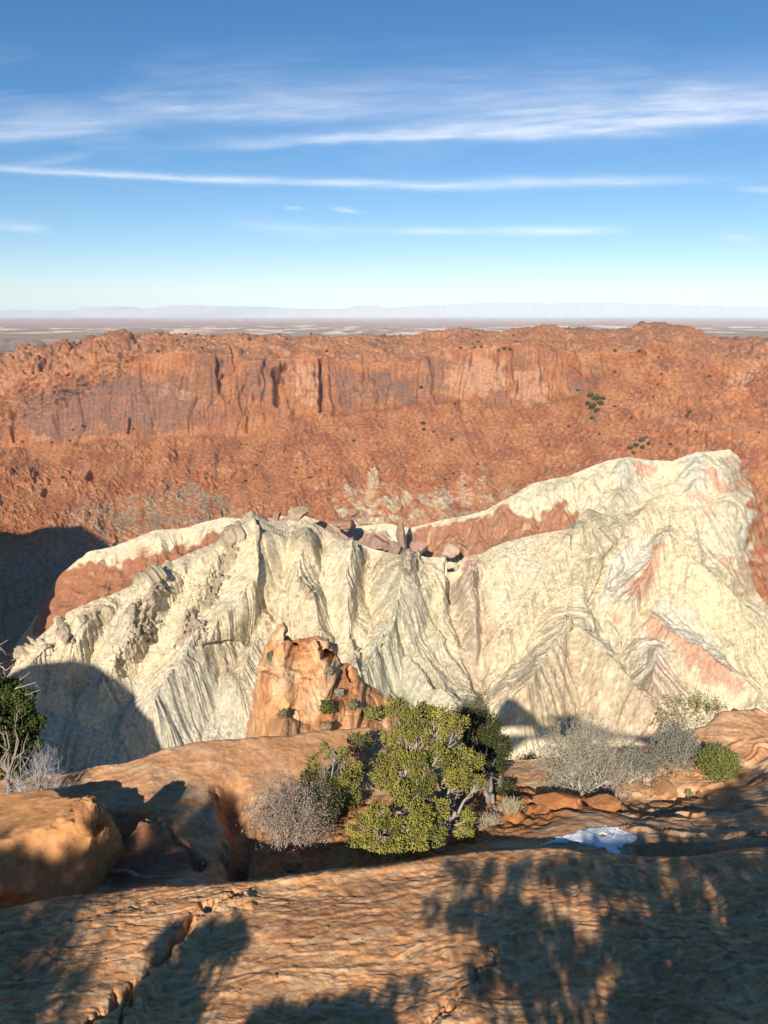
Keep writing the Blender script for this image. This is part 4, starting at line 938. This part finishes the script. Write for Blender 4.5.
# junipers on the far slope
spots = [(590, 396, 7), (596, 399, 8), (600, 404, 7), (593, 407, 8), (597, 411, 6), (588, 404, 6), (592, 418, 5), (603, 399, 5), (690, 412, 5), (687, 416, 4), (641, 441, 6), (646, 439, 6), (636, 446, 6), (630, 449, 6), (649, 444, 5), (642, 448, 5), (633, 453, 4), (578, 391, 4), (421, 388, 4), (423, 424, 5), (424, 430, 4), (452, 440, 4)]
far_proto = {}
for i, (px, py, s) in enumerate(spots):
    p = hit(CLIFF+(np.arange(-170, 940, .8/QUAL),), px, py); sc = .78*s*p[1]/F
    rng = np.random.default_rng(i % 3)
    if i % 3 not in far_proto:
        n_ = 420; d = rng.normal(size=(n_, 3)); d /= np.linalg.norm(d, axis=1, keepdims=True); lob = 1+.3*fbm3(d*2+i, 2, i)
        pos = d*(rng.uniform(.25, .5, (n_, 1))*lob[:, None])*np.array([1, 1, .8])+np.array([0, 0, .35])
        v, f = sprigs(pos, d+rng.normal(0, .4, (n_, 3)), .26, .09, rng)
        far_proto[i % 3] = (v, f, np.repeat(C(.075, .085, .03)*(1+.35*rng.normal(size=(n_, 1)).clip(-1, 1)), 5, 0))
    v, f, c_ = far_proto[i % 3]
    o = mesh_np('distant_juniper', v*sc, f, M_LEAF, c_, smooth=False); o.location = p-np.array([0, 1.5, 0]); o.rotation_euler = (0, 0, i*1.3)
    nth = 'cluster under the right end of the cliff' if i < 8 else 'strip along the gully above the pale summit' if 9 < i < 17 else 'bushes scattered over the red slope'
    where = 'in the green cluster below the right end of the far cliff' if i < 8 else 'in the green strip in the gully just above the pale summit' if 9 < i < 17 else 'alone on the red rubble slope of the far wall'
    o.scale = (1, 1, rng.uniform(.65, .95)); tag(o, 'small dark green juniper '+where, 'tree', 'far junipers '+where)

rg2 = np.random.default_rng(77)
for zone, n_, xr, yr in (('dotted over the slickrock plateau beyond the cliff edge', 60, (150, 560), (334, 352)), ('scattered on the red rubble slope below the cliff', 34, (20, 600), (425, 490)), ('scattered on the right-hand red slopes below the big dome', 26, (600, 765), (345, 450))):
    for i in range(n_):
        px, py = rg2.uniform(*xr), rg2.uniform(*yr); p = hit(CLIFF+(np.arange(-170, 940, .8/QUAL),), px, py); sc = rg2.uniform(1.3, 2.9)*p[1]/F
        v, f, c_ = far_proto[i % 3]; key = ('m', i % 3, zone[:4])
        if i < 3: src = mesh_np('distant_bush', v, f, M_LEAF, c_, smooth=False); far_proto[key] = src; o = src
        else: o = far_proto[key].copy(); COL.objects.link(o)
        o.scale = (sc, sc, sc*.8); o.location = p-np.array([0, 1.0, 0]); o.rotation_euler = (0, 0, i*1.7)
        tag(o, 'tiny dark bush '+zone, 'bush', 'tiny bushes '+zone)
# ------------------------------------------------------------ rocks along the ridge crests
def far_rock(px, py, wpx, hpx, d, lab, seed, base=C(.34, .22, .15), name='rock_pinnacle', rot=.3, box=.3, cuts=(), cat='rock'):
    c = W(px, py, d); s_ = d/F*1.05
    o = rock(name, c, (wpx*s_*.5, wpx*s_*.5, hpx*s_*.5), far_mat, base, base*.7, 5, box, .22, seed, rot, list(cuts)+rcuts(seed, 9, .45, .75), fine=1.8, smooth=False)
    return tag(o, lab, cat)
far_rock(401, 531, 15, 40, 880, 'tall pointed brown rock pinnacle standing on the saddle of the ridge', 71, cuts=((-.85, -.2, .5, .42), (.85, -.2, .55, .40)))
far_rock(378, 543, 26, 18, 860, 'low broken rock mass at the left foot of the pointed pinnacle', 72, C(.34, .20, .15))
far_rock(420, 548, 24, 16, 850, 'broken pinkish rock block at the right foot of the pointed pinnacle', 73, C(.36, .22, .16))
far_rock(394, 548, 14, 18, 850, 'narrow rock block in front of the pointed pinnacle', 74, C(.33, .21, .16))
far_rock(450, 550, 20, 16, 840, 'pale rounded pedestal rock above the dark gully of the ridge', 75, C(.46, .32, .22))
far_rock(300, 513, 24, 14, 860, 'pale tilted rock block on the crest left of the centre of the ridge', 76, C(.46, .32, .2), rot=.5)
far_rock(277, 516, 11, 16, 860, 'brown rock block at the left side of the pale tilted block on the crest', 77, C(.34, .22, .15))
far_rock(345, 524, 34, 12, 880, 'long low brown rock rib along the crest right of the ridge top', 78, C(.34, .2, .13))
far_rock(355, 512, 14, 10, 920, 'small reddish rock on the slope behind the ridge top', 79, C(.36, .2, .12))

# ------------------------------------------------------------ shade: high ground, and juniper forms added as casters, outside the picture
def sun_back(Q, y):
    """walk from Q towards the sun until the plane at forward distance y"""
    t = (Q[1]-y)/-SDIR[1]; return Q+t*SDIR
def ridge_screen(name, pts, depth, label, base_z, thick):
    """a hill whose skyline throws the outline pts (pixels, ground depth) of a shadow; stands at forward distance `depth`"""
    q = np.array([sun_back(W(x, y, d), depth) for x, y, d in pts]); xs_ = np.linspace(q[0, 0], q[-1, 0], 160)
    zt = np.interp(xs_, q[:, 0], q[:, 2]); r_ = []
    for dy, fz in ((-thick, 0), (-thick*.6, .5), (-thick*.3, .85), (-thick*.1, .98), (0, 1), (thick*.08, .9), (thick*.25, .5), (thick*.6, 0)):
        z = base_z+(zt-base_z)*fz; nn = fbm(xs_/thick*3, xs_*0+dy, 4, 7)*thick*.06*(1 if fz < .99 else 0)
        r_.append(np.stack([xs_+nn, depth+dy+0*xs_, z+nn*(0 if fz > .97 else 1)], -1))
    M = np.stack(r_, 0)
    return struct(mesh_np(name, M, grid_faces(*M.shape[:2]), far_mat, np.broadcast_to(ORANGE, M.shape)), label)
ridge_screen('left_rim_hill', [(-250, 500, 1250), (-40, 522, 1230), (0, 527, 1220), (28, 520, 1240), (58, 516, 1250), (72, 528, 1200), (88, 542, 1150), (110, 550, 1050), (104, 557, 1000), (70, 566, 960), (62, 590, 900), (62, 615, 880), (40, 660, 870), (20, 900, 700)], 640, 'rim hill outside the left of the view', -420, 120)

def front_depth(x, y): return hit(FR_, x, y)[1]
FR_ = FRONT+(np.arange(-60, 900, .7/QUAL),)
ridge_screen('near_left_rim_hill', [(-90, 700, 600)]+[(x, y, front_depth(x, y)) for x, y in ((22, 668), (48, 662), (80, 661), (100, 667), (118, 679), (136, 698), (152, 720), (160, 742))]+[(166, 775, 580), (170, 900, 560)], 150, 'rim hill outside the left of the view, nearer', -420, 60)
ridge_screen('rim_knoll_hill', [(300, 900, 570), (505, 757, 590), (540, 731, 600), (556, 721, 605), (572, 720, 605), (590, 724, 600), (610, 731, 595), (648, 746, 590), (700, 768, 590), (800, 900, 580)], -15, 'low rock knoll behind the viewpoint', -12, 5)
def shade(lst, y, k=1.0):
    out = []
    for x, yy, r_ in lst:
        Q = hit(BENCH if yy < 850 else SLABG, x, yy) if yy > 0 else W(x, -yy, 3.72)
        P_ = sun_back(Q, y+RNG.uniform(-.12, .12)); out.append((P_, r_/F*Q[1]*k))
    return out
def fill(polys, dx, dy, r_, x0=-70, x1=800, y0=850, y1=1070, sign=1):
    out = []
    for yy in np.arange(y0, y1, dy):
        for xx in np.arange(x0, x1, dx):
            a = xx+RNG.uniform(-.4, .4)*dx; b = yy+RNG.uniform(-.35, .35)*dy; A_, B_ = np.array([a]), np.array([b])
            if any(poly(A_, B_, p, .5)[0] > .5 for p in polys): out.append((a, sign*b, r_*RNG.uniform(.8, 1.25)))
    return out
DK_R = [[(362, 1000), (440, 986), (487, 964), (510, 948), (560, 937), (600, 931), (650, 921), (664, 908), (655, 899), (600, 897), (508, 882), (440, 880), (430, 868), (560, 862), (640, 850), (800, 840), (800, 1080), (612, 1080), (606, 1024), (626, 966), (542, 973), (508, 978), (467, 990), (400, 1002)],
        [(426, 904), (510, 897), (530, 915), (579, 932), (510, 944), (453, 928)]]
DK_L = [[(-80, 905), (0, 916), (68, 939), (0, 962), (-80, 975)], [(-80, 985), (0, 982), (80, 985), (70, 1001), (0, 1004), (-80, 1005)],
        [(156, 924), (232, 920), (250, 944), (192, 972), (198, 1080), (75, 1080), (135, 989), (154, 962)], [(205, 1080), (250, 1020), (362, 1004), (392, 1024), (400, 1080)],
        ]
tree('juniper_tree', np.array([.5, .1, -2.12]), shade(fill(DK_R, 12, 11, 8.0), .5), 'unseen juniper form added below the frame to shade the right of the foreground rock', 'tree', seed=81, tr=.018, dens=.55, stems=3, inner=.5)  # added caster, clumps set sunward of the dark areas wanted on the slab
tree('juniper_tree', np.array([-.9, -.1, -2.12]), shade(fill(DK_L, 10, 9, 6), .5)+shade([(a, b, r_) for a, b, r_ in fill([[(150, 786), (205, 788), (238, 800), (228, 842), (175, 848), (152, 830)]], 12, 9, 8, y0=750, y1=850)], -1.3)+shade([(a, b, r_) for a, b, r_ in fill([[(-70, 858), (40, 856), (118, 862), (118, 925), (-70, 935)]], 11, 11, 13, y0=856, sign=-1)], -1.3), 'unseen juniper form added out of frame to shade the left foreground rock', 'tree', seed=82, tr=.018, dens=.55, stems=3, inner=.5)  # added caster for the shade on left slab, ledge face and lower boulder
FIG = [(738, 800, 14), (728, 812, 13), (748, 780, 8), (714, 816, 9), (764, 776, 4), (766, 794, 4), (742, 815, 16)]
tree('juniper_sapling', sun_back(hit(BENCH, 735, 820), -1.0)*np.array([1, 1, 0])+np.array([0, 0, -2.2]), shade(FIG, -1.0), 'unseen foliage form added behind the viewpoint to throw the figure-like shadow on the right ledge', 'tree', seed=83, tr=.02, dens=.8, stems=1)  # added caster, clumps laid out sunward of a figure-shaped shadow
# ================================================================= LIGHT, SKY, CAMERA
sun = bpy.data.lights.new('sun', 'SUN'); sun.energy = 4.2; sun.angle = math.radians(.53); sun.color = (1.0, .93, .82)
so = bpy.data.objects.new('sun', sun); COL.objects.link(so)
so.rotation_euler = Vector(SDIR).to_track_quat('Z', 'Y').to_euler()
w = bpy.data.worlds.new('World'); scene.world = w; w.use_nodes = True
nt = w.node_tree; N = nt.nodes; L = nt.links; bg = N['Background']
sky = N.new('ShaderNodeTexSky'); sky.sky_type = 'NISHITA'; sky.sun_disc = False
sky.sun_elevation = SUN_EL; sky.sun_rotation = math.atan2(SDIR[0], SDIR[1])
sky.altitude = 1700; sky.air_density = 1.0; sky.dust_density = .3; sky.ozone_density = 3.0
bg.inputs['Strength'].default_value = .064
hs = N.new('ShaderNodeHueSaturation'); hs.inputs['Saturation'].default_value = 1.30; L.new(sky.outputs['Color'], hs.inputs['Color']); SKY_OUT = hs.outputs['Color']
def math_n(op, a, b=None, c=None):
    n = N.new('ShaderNodeMath'); n.operation = op
    for i, v in enumerate((a, b, c)):
        if v is None: continue
        if isinstance(v, (int, float)): n.inputs[i].default_value = v
        else: L.new(v, n.inputs[i])
    return n.outputs[0]
L.new(SKY_OUT, bg.inputs['Color'])
# cirrus: a thin high sheet of ice cloud 7 km up, seen from below and lit by the sun
cxs = np.arange(-260, 1030, 2.0); cys = np.arange(20, 262, 1.0)
CXX, CYY = np.meshgrid(cxs, cys)
a_, b_ = ray(CXX, CYY); D_ = 7000.0/b_
PC = np.stack([a_*D_, D_, np.full_like(D_, 7000.0)], -1)
STREAKS = [(0, 134, 380, 104, 22, 7, .26), (235, 146, 560, 133, 9, 3.5, .70), (460, 134, 860, 112, 30, 9, .52), (560, 124, 960, 92, 40, 16, .30), (180, 108, 560, 84, 26, 20, .20),
           (-60, 167, 260, 181, 4, 2.5, .66), (200, 179, 470, 186, 4, 3.5, .60), (430, 185, 690, 181, 6, 4.5, .55), (10, 168, 90, 155, 5, 3, .26), (-200, 140, 120, 132, 20, 6, .3),
           (-10, 225, 44, 229, 4, 4, .50), (395, 233, 470, 232, 4, 3.5, .50), (490, 232, 615, 230, 5, 4, .70), (332, 207, 358, 212, 2.2, 2, .60), (285, 208, 303, 208, 1.5, 1.5, .4),
           (230, 222, 330, 236, 8, 6, .22), (720, 236, 760, 238, 4, 4, .2), (740, 190, 800, 192, 3, 3, .4), (300, 231, 390, 232, 5, 5, .25)]
wv = fbm(CXX/150, CYY/40, 4, 3)
fib = fbm((CXX+CYY*1.2)/60, (CYY+CXX*.06)/5.5, 5, 6, gain=.6); fib2 = fbm((CXX)/110, (CYY+CXX*.02)/9, 4, 9, gain=.6)
al = np.zeros_like(CXX)
for x0, y0, x1, y1, up, dn, st in STREAKS:
    mid = (x0+x1)/2; hw = (x1-x0)/2
    big = up > 8
    line = y0+(CXX-x0)/(x1-x0)*(y1-y0)
    rel = CYY-line+wv*(3.0 if big else 1.6)
    g = np.exp(-(np.where(rel < 0, -rel/up, rel/dn))**2)*np.exp(-np.abs((CXX-mid)/(hw*1.02))**3)
    al += st*g
veil = sst(-.3, .7, fbm(CXX/170, CYY/45, 4, 12))*np.exp(-((CYY-110)/55)**2)*.15
al = .72*np.clip((al*(.84+.12*fib+.18*fib2)+veil*(.8+.3*fib)), 0, .85)
edge_ = sst(-260, -180, CXX)*(1-sst(950, 1030, CXX))*sst(20, 40, CYY)*(1-sst(250, 262, CYY)); al = al*edge_
kp = (al[:-1, :-1]+al[1:, 1:]) > .012
cm = bpy.data.materials.new('ice_cloud'); cm.use_nodes = True; n_ = cm.node_tree; n_.nodes.remove(n_.nodes['Principled BSDF'])
at = n_.nodes.new('ShaderNodeAttribute'); at.attribute_name = 'Col'; tb = n_.nodes.new('ShaderNodeBsdfTranslucent'); tb.inputs[0].default_value = (1, 1, 1, 1)
tr = n_.nodes.new('ShaderNodeBsdfTransparent'); ms = n_.nodes.new('ShaderNodeMixShader')
n_.links.new(at.outputs['Fac'], ms.inputs[0]); n_.links.new(tr.outputs[0], ms.inputs[1]); n_.links.new(tb.outputs[0], ms.inputs[2]); n_.links.new(ms.outputs[0], n_.nodes['Material Output'].inputs['Surface'])
oc = mesh_np('cirrus_cloud', PC, grid_faces(*PC.shape[:2], keep=kp), cm, np.repeat(al[..., None], 3, -1))
oc['kind'] = 'stuff'; oc['label'] = 'thin white cirrus streaks across the blue sky'

# haze: one closed box of thin even air round everything
def haze(density):
    x0, x1, y0, y1, z0, z1 = -60000, 60000, -9000, 95000, -1000, 900
    v = [(x, y, z) for x in (x0, x1) for y in (y0, y1) for z in (z0, z1)]
    f = [(0, 1, 3, 2), (4, 6, 7, 5), (0, 4, 5, 1), (2, 3, 7, 6), (0, 2, 6, 4), (1, 5, 7, 3)]
    me = bpy.data.meshes.new('haze'); me.from_pydata(v, [], f)
    m = bpy.data.materials.new('haze_air'); m.use_nodes = True; n = m.node_tree
    n.nodes.remove(n.nodes['Principled BSDF']); pv = n.nodes.new('ShaderNodeVolumePrincipled')
    pv.inputs['Density'].default_value = density; pv.inputs['Color'].default_value = (.78, .89, 1, 1); pv.inputs['Anisotropy'].default_value = -.3
    n.links.new(pv.outputs[0], n.nodes['Material Output'].inputs['Volume'])
    me.materials.append(m); o = bpy.data.objects.new('haze', me); COL.objects.link(o); o['kind'] = 'stuff'; o['label'] = 'thin blue air haze over the distant plain'
if HAZE: haze(HAZE)

cam = bpy.data.cameras.new('camera'); co = bpy.data.objects.new('camera', cam); COL.objects.link(co)
cam.sensor_fit = 'VERTICAL'; cam.sensor_height = 24; cam.lens = 24*F/1024; cam.clip_start = .05; cam.clip_end = 200000
co.location = (0, 0, 0); co.rotation_euler = (math.pi/2-PITCH, 0, 0)
scene.camera = co
scene.view_settings.view_transform = 'Standard'; scene.view_settings.look = 'None'; scene.view_settings.exposure = EXPOSURE; scene.view_settings.gamma = 1
scene.cycles.max_bounces = 5; scene.cycles.diffuse_bounces = 3; scene.cycles.volume_bounces = 0
scene.cycles.use_denoising = True
